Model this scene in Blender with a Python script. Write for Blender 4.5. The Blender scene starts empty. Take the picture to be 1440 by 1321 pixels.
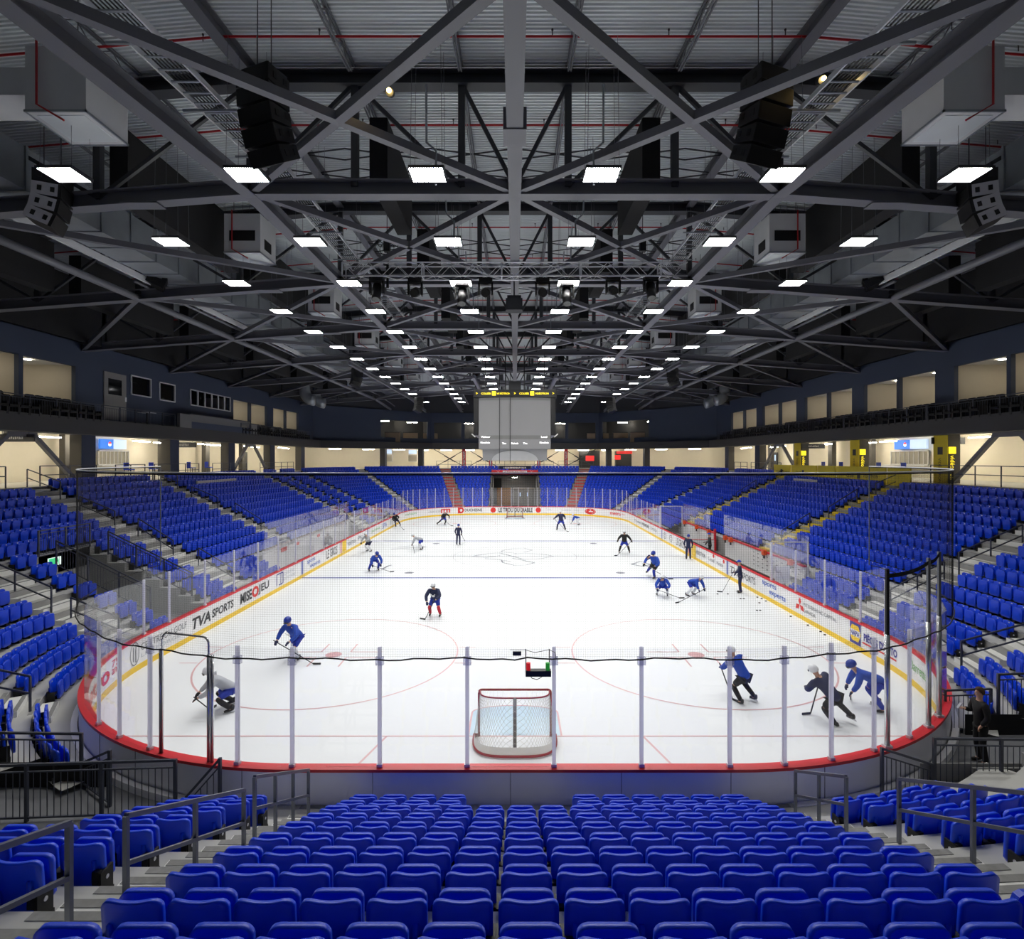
import bpy, bmesh, math, random
from mathutils import Vector, Matrix
random.seed(7)
sc = bpy.context.scene
COL = sc.collection
F, CX, HY, H = 790.0, 724.0, 645.0, 7.27      # camera: focal length in px, principal point, eye height
PI = math.pi
# ---------------------------------------------------------------- camera / view
cam_d = bpy.data.cameras.new('camera'); cam = bpy.data.objects.new('camera', cam_d); COL.objects.link(cam)
cam.location = (0, 0, H); cam.rotation_euler = (PI/2, 0, 0)
cam_d.sensor_fit = 'HORIZONTAL'; cam_d.sensor_width = 36.0; cam_d.lens = F/1440*36
cam_d.shift_x = (720-CX)/1440; cam_d.shift_y = (HY-660.5)/1440
cam_d.clip_start = 0.05; cam_d.clip_end = 400
sc.camera = cam
sc.view_settings.view_transform = 'Standard'; sc.view_settings.look = 'None'
sc.view_settings.gamma = 1.0; sc.view_settings.use_curve_mapping = False
sc.view_settings.exposure = -0.1
w = bpy.data.worlds.new('world'); sc.world = w; w.use_nodes = True
w.node_tree.nodes['Background'].inputs[0].default_value = (0.5, 0.55, 0.6, 1)
w.node_tree.nodes['Background'].inputs[1].default_value = 0.0
try:
    sc.cycles.transparent_max_bounces = 32; sc.cycles.max_bounces = 8
    sc.cycles.diffuse_bounces = 5; sc.cycles.glossy_bounces = 3
    sc.cycles.use_denoising = True; sc.cycles.caustics_reflective = False
    sc.cycles.sample_clamp_indirect = 6.0
except Exception: pass

def at(px, py, d):                      # where a point seen at (px, py) stands when it is d metres away
    return Vector(((px-CX)*d/F, d, H-(py-HY)*d/F))
def on_floor(px, py, z=0.0):
    d = F*(H-z)/(py-HY); return Vector(((px-CX)*d/F, d, z))
# ---------------------------------------------------------------- materials
M = {}
def srgb(c):
    return tuple(((v/255)/12.92 if v/255 <= .04045 else ((v/255+.055)/1.055)**2.4) for v in c)
def mat(name, rgb, rough=.5, metal=0.0, var=.08, scale=3.0, bump=0.0, spec=.5, coat=0.0):
    m = bpy.data.materials.new(name); m.use_nodes = True; nt = m.node_tree
    b = nt.nodes['Principled BSDF']; c = srgb(rgb)
    b.inputs['Roughness'].default_value = rough; b.inputs['Metallic'].default_value = metal
    b.inputs['Specular IOR Level'].default_value = spec
    if coat: b.inputs['Coat Weight'].default_value = coat
    tc = nt.nodes.new('ShaderNodeTexCoord'); n = nt.nodes.new('ShaderNodeTexNoise')
    n.inputs['Scale'].default_value = scale; n.inputs['Detail'].default_value = 4
    nt.links.new(tc.outputs['Object'], n.inputs['Vector'])
    mx = nt.nodes.new('ShaderNodeMix'); mx.data_type = 'RGBA'
    mx.inputs[6].default_value = (*[v*(1-var) for v in c], 1); mx.inputs[7].default_value = (*[min(1, v*(1+var)) for v in c], 1)
    nt.links.new(n.outputs['Fac'], mx.inputs[0]); nt.links.new(mx.outputs[2], b.inputs['Base Color'])
    if bump:
        bp = nt.nodes.new('ShaderNodeBump'); bp.inputs['Strength'].default_value = bump; bp.inputs['Distance'].default_value = .02
        nt.links.new(n.outputs['Fac'], bp.inputs['Height']); nt.links.new(bp.outputs[0], b.inputs['Normal'])
    M[name] = m; return m
def emit(name, rgb, strength):
    m = bpy.data.materials.new(name); m.use_nodes = True; nt = m.node_tree
    b = nt.nodes['Principled BSDF']; c = srgb(rgb)
    b.inputs['Base Color'].default_value = (*c, 1); b.inputs['Emission Color'].default_value = (*c, 1)
    b.inputs['Emission Strength'].default_value = strength
    M[name] = m; return m
def glass(name, tint=(1, 1, 1), ior=1.45, dirt=.0, rough=.0):
    m = bpy.data.materials.new(name); m.use_nodes = True; nt = m.node_tree
    nt.nodes.remove(nt.nodes['Principled BSDF']); out = nt.nodes['Material Output']
    tr = nt.nodes.new('ShaderNodeBsdfTransparent'); tr.inputs[0].default_value = (*tint, 1)
    gl = nt.nodes.new('ShaderNodeBsdfGlossy'); gl.inputs['Roughness'].default_value = rough
    ge = nt.nodes.new('ShaderNodeNewGeometry'); dt = nt.nodes.new('ShaderNodeVectorMath'); dt.operation = 'DOT_PRODUCT'
    nt.links.new(ge.outputs['Normal'], dt.inputs[0]); nt.links.new(ge.outputs['Incoming'], dt.inputs[1])
    def mth(op, a_, b_=None):
        q = nt.nodes.new('ShaderNodeMath'); q.operation = op
        for i_, v_ in enumerate((a_, b_)):
            if v_ is None: continue
            if isinstance(v_, (int, float)): q.inputs[i_].default_value = v_
            else: nt.links.new(v_, q.inputs[i_])
        return q.outputs[0]
    ab = mth('ABSOLUTE', dt.outputs['Value']); f0 = ((ior-1)/(ior+1))**2
    sch = mth('ADD', mth('MULTIPLY', mth('POWER', mth('SUBTRACT', 1.0, ab), 5.0), 1-f0), f0)
    mx = nt.nodes.new('ShaderNodeMixShader')
    nt.links.new(sch, mx.inputs[0]); nt.links.new(tr.outputs[0], mx.inputs[1]); nt.links.new(gl.outputs[0], mx.inputs[2])
    last = mx
    if dirt:
        df = nt.nodes.new('ShaderNodeBsdfDiffuse'); df.inputs[0].default_value = (.8, .82, .85, 1)
        m2 = nt.nodes.new('ShaderNodeMixShader'); m2.inputs[0].default_value = dirt
        nt.links.new(last.outputs[0], m2.inputs[1]); nt.links.new(df.outputs[0], m2.inputs[2]); last = m2
    nt.links.new(last.outputs[0], out.inputs[0]); M[name] = m; return m

mat('ice', (224, 228, 232), .5, var=.02, scale=.35, spec=.35)
mat('board_white', (238, 238, 240), .35, var=.02)
mat('yellow', (240, 200, 40), .4); mat('cap_red', (214, 40, 52), .4, var=.05)
mat('cladding', (240, 240, 248), .3, metal=.0, var=.12, scale=.8)
mat('seat_blue', (8, 68, 222), .34, var=.05, scale=8, spec=.45); mat('seat_blue_pan', (8, 66, 220), .36, var=.05, scale=8)
mat('seat_black', (14, 14, 16), .5); mat('plate_white', (215, 215, 220), .5)
mat('concrete', (182, 182, 178), .85, var=.10, scale=1.3, bump=.08); mat('concrete_riser', (150, 150, 148), .9, var=.15, scale=1.5)
mat('concrete_dark', (108, 110, 114), .8, var=.2, scale=1.2); mat('nosing', (138, 138, 136), .9, var=.25, scale=14)
mat('step_light', (230, 230, 226), .85, var=.08, scale=9); mat('step_yellow', (226, 200, 40), .7); mat('step_red', (196, 78, 74), .7)
mat('rail', (104, 108, 116), .35, metal=.35, var=.1); mat('rail_dark', (70, 74, 86), .4, metal=.3, var=.1)
mat('steel_frame', (106, 107, 114), .45, var=.06, scale=1.2); mat('steel_dark', (54, 56, 61), .5, var=.08)
mat('steel_black', (32, 33, 36), .5, var=.1); mat('deck', (222, 228, 230), .32, metal=.2, var=.16, scale=.5)
mat('galvanized', (150, 156, 162), .34, metal=.4, var=.18, scale=1.5); mat('aluminium', (226, 228, 232), .3, metal=.2, var=.05)
mat('chrome', (214, 216, 220), .22, metal=.85, var=.05)
mat('pipe_red', (176, 28, 36), .4); mat('unit_white', (205, 206, 208), .5, var=.06, scale=2)
mat('black', (10, 10, 11), .5); mat('black_fabric', (26, 26, 28), .9, var=.15, scale=2); mat('speaker', (13, 13, 14), .55, spec=.3)
mat('speaker_side', (24, 24, 26), .5); mat('speaker_white', (190, 190, 196), .5)
mat('wall_blue', (58, 68, 88), .7, var=.06, scale=.6); mat('fascia', (62, 62, 62), .7, var=.06); mat('column_grey', (74, 72, 70), .65, var=.06)
mat('cream', (238, 231, 214), .8, var=.03); mat('ceiling_white', (230, 228, 220), .8, var=.02); mat('suite_wall', (196, 188, 172), .8, var=.03)
mat('grey_panel', (112, 112, 112), .6); mat('door_grey', (136, 134, 130), .5); mat('frame_white', (205, 205, 206), .4)
mat('counter', (150, 130, 108), .6); mat('wood', (150, 108, 64), .6, var=.2, scale=4); mat('dark_glass', (12, 14, 16), .06, spec=.6)
mat('screen_grey', (140, 140, 142), .25, var=.02, scale=.3); mat('board_black', (16, 16, 18), .4)
mat('ad_black', (46, 46, 50), .5); mat('ad_blue', (40, 90, 190), .5); mat('ad_red', (220, 50, 44), .5); mat('ad_green', (110, 180, 90), .5)
mat('ad_grey', (120, 122, 128), .5); mat('ad_navy', (58, 56, 150), .5); mat('ad_yellow', (246, 206, 50), .5); mat('ad_faint', (190, 196, 204), .5)
mat('banner_yellow', (226, 204, 46), .6, var=.04); mat('sign_dark', (40, 44, 54), .5); mat('sign_white', (230, 230, 230), .5)
mat('line_red', (208, 166, 170), .3, var=.1, scale=2); mat('line_blue', (96, 110, 180), .3, var=.1, scale=2); mat('crease', (196, 220, 236), .2, var=.05, scale=3)
mat('arc_grey', (170, 170, 172), .3); mat('line_dark', (118, 122, 140), .3, var=.1); mat('line_faint', (176, 176, 188), .3)
mat('net_black', (8, 8, 10), .8); mat('goal_red', (150, 34, 44), .4); mat('goal_white', (228, 228, 226), .7); mat('goal_grey', (118, 116, 114), .6)
mat('cord', (196, 194, 190), .8)
mat('skin', (205, 160, 134), .55, var=.05); mat('hair_brown', (74, 50, 32), .8); mat('navy', (24, 32, 70), .75, var=.12, scale=6)
mat('jersey_blue', (22, 66, 168), .75, var=.1, scale=5); mat('jersey_grey', (168, 172, 180), .75, var=.1); mat('cloth_black', (18, 18, 20), .8, var=.15)
mat('pants_blue', (22, 48, 160), .75, var=.1); mat('sock_red', (190, 30, 54), .75); mat('sock_white', (220, 222, 228), .75); mat('helmet_blue', (20, 50, 150), .35)
mat('helmet_white', (225, 228, 232), .35); mat('skate_black', (22, 22, 24), .4); mat('stick_black', (30, 30, 32), .5); mat('phone', (180, 182, 190), .3)
mat('cap_blue', (20, 70, 190), .7); mat('jacket_grey', (52, 54, 58), .8); mat('bottle_orange', (226, 88, 40), .5); mat('rubber', (40, 40, 42), .9)
mat('shoe', (16, 15, 15), .6); mat('eye_white', (235, 235, 235), .4); mat('lens_dark', (14, 15, 18), .1, spec=.8); mat('mesh_grey', (150, 146, 136), .5)
mat('lip', (150, 90, 84), .5)
emit('lamp', (255, 253, 248), 225.0); emit('linear', (255, 243, 218), 80.0); emit('suite_lamp', (255, 244, 222), 60.0); emit('spot_warm', (255, 214, 130), 40.0)
emit('led_yellow', (250, 225, 40), 1.4); emit('led_white', (245, 245, 245), 1.6); emit('screen_blue', (40, 104, 196), 1.1); emit('screen_light', (170, 190, 220), 1.1)
emit('screen_red', (210, 40, 40), 1.0); emit('lamp_red', (210, 30, 34), .6); emit('lamp_green', (40, 150, 50), .5); emit('exit_green', (60, 190, 120), 1.0); emit('exit_white', (230, 250, 240), 1.0)
glass('rink_glass', (.985, .985, .992), 1.42, .012); glass('box_glass', (.97, .97, .98), 1.5, .05); glass('acrylic', (.9, .9, .97), 1.5, .25)
glass('window_glass', (.6, .62, .65), 1.5, .0)

# ---------------------------------------------------------------- mesh builder
def translucent(name, rgb, mix=.55):
    m = mat(name, rgb, .3); nt = m.node_tree; b = nt.nodes['Principled BSDF']; out = nt.nodes['Material Output']
    tl = nt.nodes.new('ShaderNodeBsdfTranslucent'); tl.inputs[0].default_value = (*srgb(rgb), 1); ms = nt.nodes.new('ShaderNodeMixShader'); ms.inputs[0].default_value = mix
    nt.links.new(b.outputs[0], ms.inputs[1]); nt.links.new(tl.outputs[0], ms.inputs[2]); nt.links.new(ms.outputs[0], out.inputs[0])
translucent('stanchion', (242, 242, 252), .75)
class MB:
    def __init__(s): s.v = []; s.f = []; s.m = []; s.cur = 0
    def add(s, vs, fs):
        o = len(s.v); s.v += [tuple(v) for v in vs]; s.f += [tuple(i+o for i in f) for f in fs]; s.m += [s.cur]*len(fs); return s
    def box(s, x0, x1, y0, y1, z0, z1):
        return s.add([(x0,y0,z0),(x1,y0,z0),(x1,y1,z0),(x0,y1,z0),(x0,y0,z1),(x1,y0,z1),(x1,y1,z1),(x0,y1,z1)],
            [(0,3,2,1),(4,5,6,7),(0,1,5,4),(1,2,6,5),(2,3,7,6),(3,0,4,7)])
    def obox(s, c, dx, dy, dz, mt):               # box of half sizes dx, dy, dz turned by a matrix
        vs = [Vector(c)+mt@Vector((a*dx,b*dy,e*dz)) for e in (-1,1) for (a,b) in ((-1,-1),(1,-1),(1,1),(-1,1))]
        return s.add(vs, [(0,3,2,1),(4,5,6,7),(0,1,5,4),(1,2,6,5),(2,3,7,6),(3,0,4,7)])
    def frame(s, p0, p1):
        a = (Vector(p1)-Vector(p0)); L = a.length or 1e-6; a = a/L
        up = Vector((0,0,1)) if abs(a.z) < .999 else Vector((0,1,0))
        x = a.cross(up).normalized(); y = x.cross(a); return a, x, y, L
    def bar(s, p0, p1, wd, ht):
        a, x, y, L = s.frame(p0, p1); p0 = Vector(p0); p1 = Vector(p1)
        vs = [p+x*i*wd/2+y*j*ht/2 for p in (p0, p1) for (i,j) in ((-1,-1),(1,-1),(1,1),(-1,1))]
        return s.add(vs, [(0,3,2,1),(4,5,6,7),(0,1,5,4),(1,2,6,5),(2,3,7,6),(3,0,4,7)])
    def ibeam(s, p0, p1, wd, ht, t=.03):           # a rolled H section: two flanges and a web
        a, x, y, L = s.frame(p0, p1); p0 = Vector(p0); p1 = Vector(p1); o = y*(ht/2-t/2)
        s.bar(p0+o, p1+o, wd, t); s.bar(p0-o, p1-o, wd, t); s.bar(p0, p1, t, ht-2*t); return s
    def tube(s, p0, p1, r, n=8, r1=None, caps=True):
        a, x, y, L = s.frame(p0, p1); p0 = Vector(p0); p1 = Vector(p1); r1 = r if r1 is None else r1
        vs = [p+(x*math.cos(2*PI*k/n)+y*math.sin(2*PI*k/n))*q for p, q in ((p0,r),(p1,r1)) for k in range(n)]
        fs = [(k,(k+1)%n,n+(k+1)%n,n+k) for k in range(n)]
        if caps: fs += [tuple(range(n-1,-1,-1)), tuple(range(n,2*n))]
        return s.add(vs, fs)
    def path(s, pts, r, n=6, closed=False):        # round tube along a polyline
        pts = [Vector(p) for p in pts]; N = len(pts); vs = []; fs = []
        ref = Vector((0,0,1))
        for i, p in enumerate(pts):
            q0 = pts[i-1] if (i or closed) else p; q1 = pts[(i+1) % N] if (i < N-1 or closed) else p
            a = (q1-q0).normalized(); u = ref if abs(a.dot(ref)) < .95 else Vector((1,0,0)) if abs(a.x) < .9 else Vector((0,1,0))
            x = a.cross(u).normalized(); y = x.cross(a)
            vs += [p+(x*math.cos(2*PI*k/n)+y*math.sin(2*PI*k/n))*r for k in range(n)]
        R = N if closed else N-1
        for i in range(R):
            j = (i+1) % N
            fs += [(i*n+k, i*n+(k+1)%n, j*n+(k+1)%n, j*n+k) for k in range(n)]
        if not closed: fs += [tuple(range(n-1,-1,-1)), tuple((N-1)*n+k for k in range(n))]
        return s.add(vs, fs)
    def prism(s, poly, axis, a0, a1):              # polygon of 2-D points extruded along an axis
        def mk(p, a): return (a,p[0],p[1]) if axis == 'x' else (p[0],a,p[1]) if axis == 'y' else (p[0],p[1],a)
        n = len(poly); vs = [mk(p,a0) for p in poly]+[mk(p,a1) for p in poly]
        return s.add(vs, [tuple(range(n-1,-1,-1)), tuple(range(n,2*n))]+[(k,(k+1)%n,n+(k+1)%n,n+k) for k in range(n)])
    def strip(s, A, B):                            # quads between two point rows
        n = len(A); return s.add(list(A)+list(B), [(i,i+1,n+i+1,n+i) for i in range(n-1)])
    def sphere(s, c, r, n=10, m=7, sz=None):
        c = Vector(c); sz = sz or (1,1,1); vs = [c+Vector((0,0,-r*sz[2]))]
        for j in range(1, m):
            t = -PI/2+PI*j/m
            vs += [c+Vector((r*sz[0]*math.cos(t)*math.cos(2*PI*k/n), r*sz[1]*math.cos(t)*math.sin(2*PI*k/n), r*sz[2]*math.sin(t))) for k in range(n)]
        vs.append(c+Vector((0,0,r*sz[2]))); fs = [(0,1+(k+1)%n,1+k) for k in range(n)]
        for j in range(m-2):
            fs += [(1+j*n+k,1+j*n+(k+1)%n,1+(j+1)*n+(k+1)%n,1+(j+1)*n+k) for k in range(n)]
        t = len(vs)-1; fs += [(t,1+(m-2)*n+k,1+(m-2)*n+(k+1)%n) for k in range(n)]
        return s.add(vs, fs)
    def mesh(s, name, mats, smooth=False):
        me = bpy.data.meshes.new(name); me.from_pydata(s.v, [], s.f)
        for q in (mats if isinstance(mats, (list, tuple)) else [mats]): me.materials.append(M[q])
        if any(s.m): me.polygons.foreach_set('material_index', s.m)
        if smooth: me.polygons.foreach_set('use_smooth', [True]*len(me.polygons))
        me.update(); return me
    def build(s, name, mats, parent=None, loc=None, smooth=False):
        o = bpy.data.objects.new(name, s.mesh(name, mats, smooth)); COL.objects.link(o)
        if parent is not None: o.parent = parent
        if loc is not None: o.location = loc
        return o
def tag(o, label=None, cat=None, group=None, kind=None):
    if label: o['label'] = label
    if cat: o['category'] = cat
    if group: o['group'] = group
    if kind: o['kind'] = kind
    return o
def thing(name, label, cat, loc=(0,0,0), rz=0.0, group=None):
    o = bpy.data.objects.new(name, None); COL.objects.link(o); o.empty_display_size = .1
    o.location = loc; o.rotation_euler = (0,0,rz); return tag(o, label, cat, group)
def struct(o): o['kind'] = 'structure'; return o
def copy_tree(root, loc, rz, label=None, group=None):
    def cp(o, par):
        c = o.copy(); COL.objects.link(c)
        if par is not None: c.parent = par
        for ch in o.children: cp(ch, c)
        return c
    r = cp(root, None); r.location = loc; r.rotation_euler = (0,0,rz)
    if label: r['label'] = label
    if group: r['group'] = group
    return r
ORD = ['zeroth','first','second','third','fourth','fifth','sixth','seventh','eighth','ninth','tenth','eleventh','twelfth','thirteenth','fourteenth','fifteenth','sixteenth','seventeenth','eighteenth','nineteenth','twentieth']
def ordw(n):
    if n < len(ORD): return ORD[n]
    t = {1:'st',2:'nd',3:'rd'}.get(n % 10, 'th') if n % 100 not in (11,12,13) else 'th'
    return f'{n}{t}'
# ---------------------------------------------------------------- rink outline: u runs along the boards from the near centre, D outward
Y0, RL, HW, RC = 11.35, 60.96, 12.95, 8.53
YC0, YC1, YE = Y0+RC, Y0+RL-RC, Y0+RL
XC = HW-RC; UA = XC; UB = UA+RC*PI/2; UC = UB+(YC1-YC0); UD = UC+RC*PI/2; UE = UD+XC
def P(u, D, side=1):
    u = max(0.0, min(UE, u))
    if u <= UA: x, y, nx, ny = u, Y0-D, 0, -1
    elif u <= UB:
        a = (u-UA)/RC; nx, ny = math.sin(a), -math.cos(a); x, y = XC+(RC+D)*nx, YC0+(RC+D)*ny
    elif u <= UC: x, y, nx, ny = HW+D, YC0+(u-UB), 1, 0
    elif u <= UD:
        a = (u-UC)/RC; nx, ny = math.cos(a), math.sin(a); x, y = XC+(RC+D)*nx, YC1+(RC+D)*ny
    else: x, y, nx, ny = XC-(u-UD), YE+D, 0, 1
    return Vector((side*x, y, 0)), Vector((side*nx, ny, 0))
def pt(u, D, z, side=1):
    p, n = P(u, D, side); p.z = z; return p
def usamples(u0, u1, step=.6):
    pts = {u0, u1}
    for c in (UA, UB, UC, UD):
        if u0 < c < u1: pts.add(c)
    b = sorted(pts); out = []
    for a, e in zip(b, b[1:]):
        st = step if (UA-1e-6 <= a < UB or UC-1e-6 <= a < UD) else 6.0
        n = max(1, int(math.ceil((e-a)/st))); out += [a+(e-a)*k/n for k in range(n)]
    return out+[u1]
def ring(side_u, D, z):                           # list of (side, u) -> points
    return [pt(u, D, z, s) for s, u in side_u]
def full_path(step=.6):                           # whole closed outline, left far -> near -> right far
    us = usamples(0, UE, step)
    return [(-1, u) for u in reversed(us)]+[(1, u) for u in us[1:]]
def u_of_px(px, D=.08, side=None):                # board station seen at a given image column on the near half
    side = side or (1 if px > CX else -1); best = None
    t = abs(px-CX)/F
    lo, hi = 0.0, 11.0
    for _ in range(60):
        m = (lo+hi)/2; p, _n = P(m, D, 1)
        if p.x/p.y < t: lo = m
        else: hi = m
    return side, (lo+hi)/2
TS = bpy.data.scenes.new('workbench')                  # letters and bodies are shaped here, then the scene is removed
# ---------------------------------------------------------------- text on the boards
def text_mesh(body, font_shear=0.0, bold=0.0):
    c = bpy.data.curves.new('t', 'FONT'); c.body = body; c.size = 1; c.align_x = 'CENTER'; c.align_y = 'CENTER'; c.resolution_u = 3
    c.shear = font_shear; c.offset = bold
    o = bpy.data.objects.new('t', c); TS.collection.objects.link(o)
    TS.view_layers[0].update(); dg = TS.view_layers[0].depsgraph; me = bpy.data.meshes.new_from_object(o.evaluated_get(dg))
    vs = [tuple(v.co) for v in me.vertices]; fs = [tuple(p.vertices) for p in me.polygons]
    bpy.data.objects.remove(o); bpy.data.curves.remove(c); bpy.data.meshes.remove(me)
    xs = [v[0] for v in vs] or [0]; ys = [v[1] for v in vs] or [0]
    cx, cy = (min(xs)+max(xs))/2, (min(ys)+max(ys))/2
    return [(x-cx, y-cy) for x, y, z in vs], fs, max(xs)-min(xs), max(ys)-min(ys)
def text_flat(body, name, m, origin, right, up, height=None, width=None, parent=None, shear=0.0, bold=0.0, lift=.006, label=None):
    v, f, w_, h_ = text_mesh(body, shear, bold)
    kx = ky = 1.0
    if width and height: kx, ky = width/w_, height/h_
    elif width: kx = ky = width/w_
    elif height: kx = ky = height/h_
    R, U = Vector(right).normalized(), Vector(up).normalized(); N = R.cross(U); O = Vector(origin)+N*lift
    o = MB().add([O+R*x*kx+U*y*ky for x, y in v], f).build(name, m, parent)
    if label: o['label'] = label
    return o
def blur_marks(n, name, m, origin, right, up, height, width, parent):          # lettering too small to read: short upright strokes
    rnd = random.Random(n); R, U = Vector(right).normalized(), Vector(up).normalized(); N = R.cross(U); O = Vector(origin)+N*.006; mb = MB(); cw_ = width/n
    for k in range(n):
        x0 = -width/2+cw_*k
        for q in range(2): 
            a = x0+cw_*(.1+.4*q); b = a+cw_*.26; h0 = -height/2+height*rnd.choice((0, 0, .25)); h1 = height/2-height*rnd.choice((0, 0, .3)); mb.add([O+R*a+U*h0, O+R*b+U*h0, O+R*b+U*h1, O+R*a+U*h1], [(0,1,2,3)])
        if k % 3: mb.add([O+R*(x0+cw_*.1)+U*height*.36, O+R*(x0+cw_*.76)+U*height*.36, O+R*(x0+cw_*.76)+U*height*.5, O+R*(x0+cw_*.1)+U*height*.5], [(0,1,2,3)])
    return mb.build(name, m, parent)
def on_board(side, uc, zc, polys, name, m, parent, lift=.012, label=None):      # polys: list of (verts2d, faces), bent along the boards
    mb = MB()
    for v, f in polys:
        sg = 1 if side < 0 else -1
        mb.add([pt(uc+sg*x, -lift, zc+y, side) for x, y in v], f)
    o = mb.build(name, m, parent)
    if label: o['label'] = label
    return o
def text_board(side, uc, zc, body, m, height, width, parent, shear=0.0, bold=0.0, label=None, name='lettering'):
    v, f, w_, h_ = text_mesh(body, shear, bold)
    return on_board(side, uc, zc, [([(x*width/w_, y*height/h_) for x, y in v], f)], name, m, parent, label=label)
def rect2(w, h, x=0, y=0): return ([(x-w/2,y-h/2),(x+w/2,y-h/2),(x+w/2,y+h/2),(x-w/2,y+h/2)], [(0,1,2,3)])
def disc2(rx, ry, x=0, y=0, n=28, r0=0):
    o = [(x+rx*math.cos(2*PI*k/n), y+ry*math.sin(2*PI*k/n)) for k in range(n)]
    if not r0: return (o, [tuple(range(n))])
    i = [(x+r0*rx*math.cos(2*PI*k/n), y+r0*ry*math.sin(2*PI*k/n)) for k in range(n)]
    return (o+i, [(k,(k+1)%n,n+(k+1)%n,n+k) for k in range(n)])
# ================================================================= THE RINK
UT = UA+RC*math.radians(52.0)
def u_in(px, D=0.0):                              # station on the inner board face (beyond the tangent) at an image column
    t = abs(px-CX)/F; lo, hi = UT, UE
    for _ in range(60):
        m = (lo+hi)/2; p, _n = P(m, D, 1)
        if p.x/p.y > t: lo = m
        else: hi = m
    return (lo+hi)/2
loop = full_path(.35)
ice_pts = ring(loop, 0.0, 0.0)
ice = MB().add(ice_pts, [tuple(range(len(ice_pts)))]).build('floor_ice', 'ice'); struct(ice)
def marking(name, m, z=.004): 
    mb = MB(); return mb
def line_strip(mb, pts, w, z=.004, closed=False):
    n = len(pts); L = []; R = []
    for i in range(n):
        a = Vector(pts[i-1] if (i or closed) else pts[i]); b = Vector(pts[(i+1) % n] if (i < n-1 or closed) else pts[i])
        t = (b-a); t.z = 0; t.normalize(); nn = Vector((-t.y, t.x, 0)); p = Vector(pts[i]); p.z = z
        L.append(p+nn*w/2); R.append(p-nn*w/2)
    if closed: L.append(L[0]); R.append(R[0])
    mb.strip(L, R)
def circ(cx, cy, r, a0=0, a1=360, n=64):
    return [(cx+r*math.cos(math.radians(a0+(a1-a0)*k/n)), cy+r*math.sin(math.radians(a0+(a1-a0)*k/n)), 0) for k in range(n+(0 if a1-a0 == 360 else 1))]
YG0, YB0, YM, YB1, YG1 = Y0+3.35, Y0+22.86, Y0+30.48, Y0+38.1, YE-3.35
gl = MB()
for yy, s in ((YG0, -1), (YG1, 1)):
    a = math.acos(min(1, (RC-3.35)/RC)); xe = XC+RC*math.sin(a)
    line_strip(gl, [(-xe, yy, 0), (xe, yy, 0)], .06)
    for q in (-1, 1): line_strip(gl, [(q*3.35, yy, 0), (q*4.25, yy+s*3.3, 0)], .06)
gl.build('goal_line', 'line_red', ice)
bl = MB(); line_strip(bl, [(-HW, YB0, 0), (HW, YB0, 0)], .30); line_strip(bl, [(-HW, YB1, 0), (HW, YB1, 0)], .30); bl.build('blue_line', 'line_blue', ice)
cl = MB(); line_strip(cl, [(-HW, YM, 0), (HW, YM, 0)], .16); cl.build('centre_line', 'line_dark', ice)
for cx in (-6.71, 6.71):
    for cy in (YG0+6.1, YG1-6.1):
        c = MB(); line_strip(c, circ(cx, cy, 4.57), .06, closed=True)
        for sx in (-1, 1):
            for sy in (-1, 1):
                line_strip(c, [(cx+sx*.55, cy+sy*.3, 0), (cx+sx*.55, cy+sy*1.2, 0)], .06)
                line_strip(c, [(cx+sx*.55, cy+sy*.3, 0), (cx+sx*1.75, cy+sy*.3, 0)], .06)
                line_strip(c, [(cx+sx*4.57, cy+sy*.85, 0), (cx+sx*5.2, cy+sy*.85, 0)], .06)
        c.build('faceoff_circle', 'line_red', ice)
        MB().add([Vector(p)+Vector((0,0,.005)) for p in circ(cx, cy, .3, n=20)], [tuple(range(20))]).build('faceoff_spot', 'line_red', ice)
    for cy in (YB0+1.5, YB1-1.5):
        MB().add([Vector(p)+Vector((0,0,.005)) for p in circ(cx, cy, .3, n=20)], [tuple(range(20))]).build('faceoff_spot', 'line_dark', ice)
cc = MB(); line_strip(cc, circ(0, YM, 4.57), .05, closed=True); cc.build('centre_circle', 'line_faint', ice)
lg = MB()
for pl in ([(265,735),(400,712),(500,708),(600,735),(700,762),(850,755),(950,735),(850,716),(700,710),(620,716)], [(265,737),(380,748),(500,730)],
           [(510,690),(600,672),(700,667),(770,685),(700,702)], [(370,755),(510,766),(520,788),(620,813),(720,810),(790,790),(700,772),(600,752)],
           [(510,768),(590,778)], [(510,692),(520,700),(640,712)]):
    line_strip(lg, [on_floor(620+x/6, 660+y/6) for x, y in pl], .12, .005)
lg.build('centre_emblem', 'line_dark', ice)
lb = MB()
for pl in ([(560,769.5),(580,768),(600,769)], [(550,772.5),(575,771),(598,770)], [(537,801),(546,796),(551,795)], [(888,794),(905,797),(915,794),(900,790),(888,794)]):
    line_strip(lb, [on_floor(x, y) for x, y in pl], .16, .005)
lb.build('ice_logo', 'line_dark', ice)
for yy, s in ((YG0, 1), (YG1, -1)):
    pts = [(-1.22, yy, 0), (1.22, yy, 0), (1.22, yy+s*1.37, 0)]+[(1.22*math.cos(a), yy+s*(1.37+.45*math.sin(a)), 0) for a in [PI*k/16 for k in range(1, 16)]]+[(-1.22, yy+s*1.37, 0)]
    MB().add([Vector(p)+Vector((0,0,.003)) for p in pts], [tuple(range(len(pts)))]).build('goal_crease', 'crease', ice)
    e = MB(); line_strip(e, [pts[0]]+pts[:1:-1]+[pts[1]], .05, .006); e.build('crease_outline', 'line_red', ice)

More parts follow.
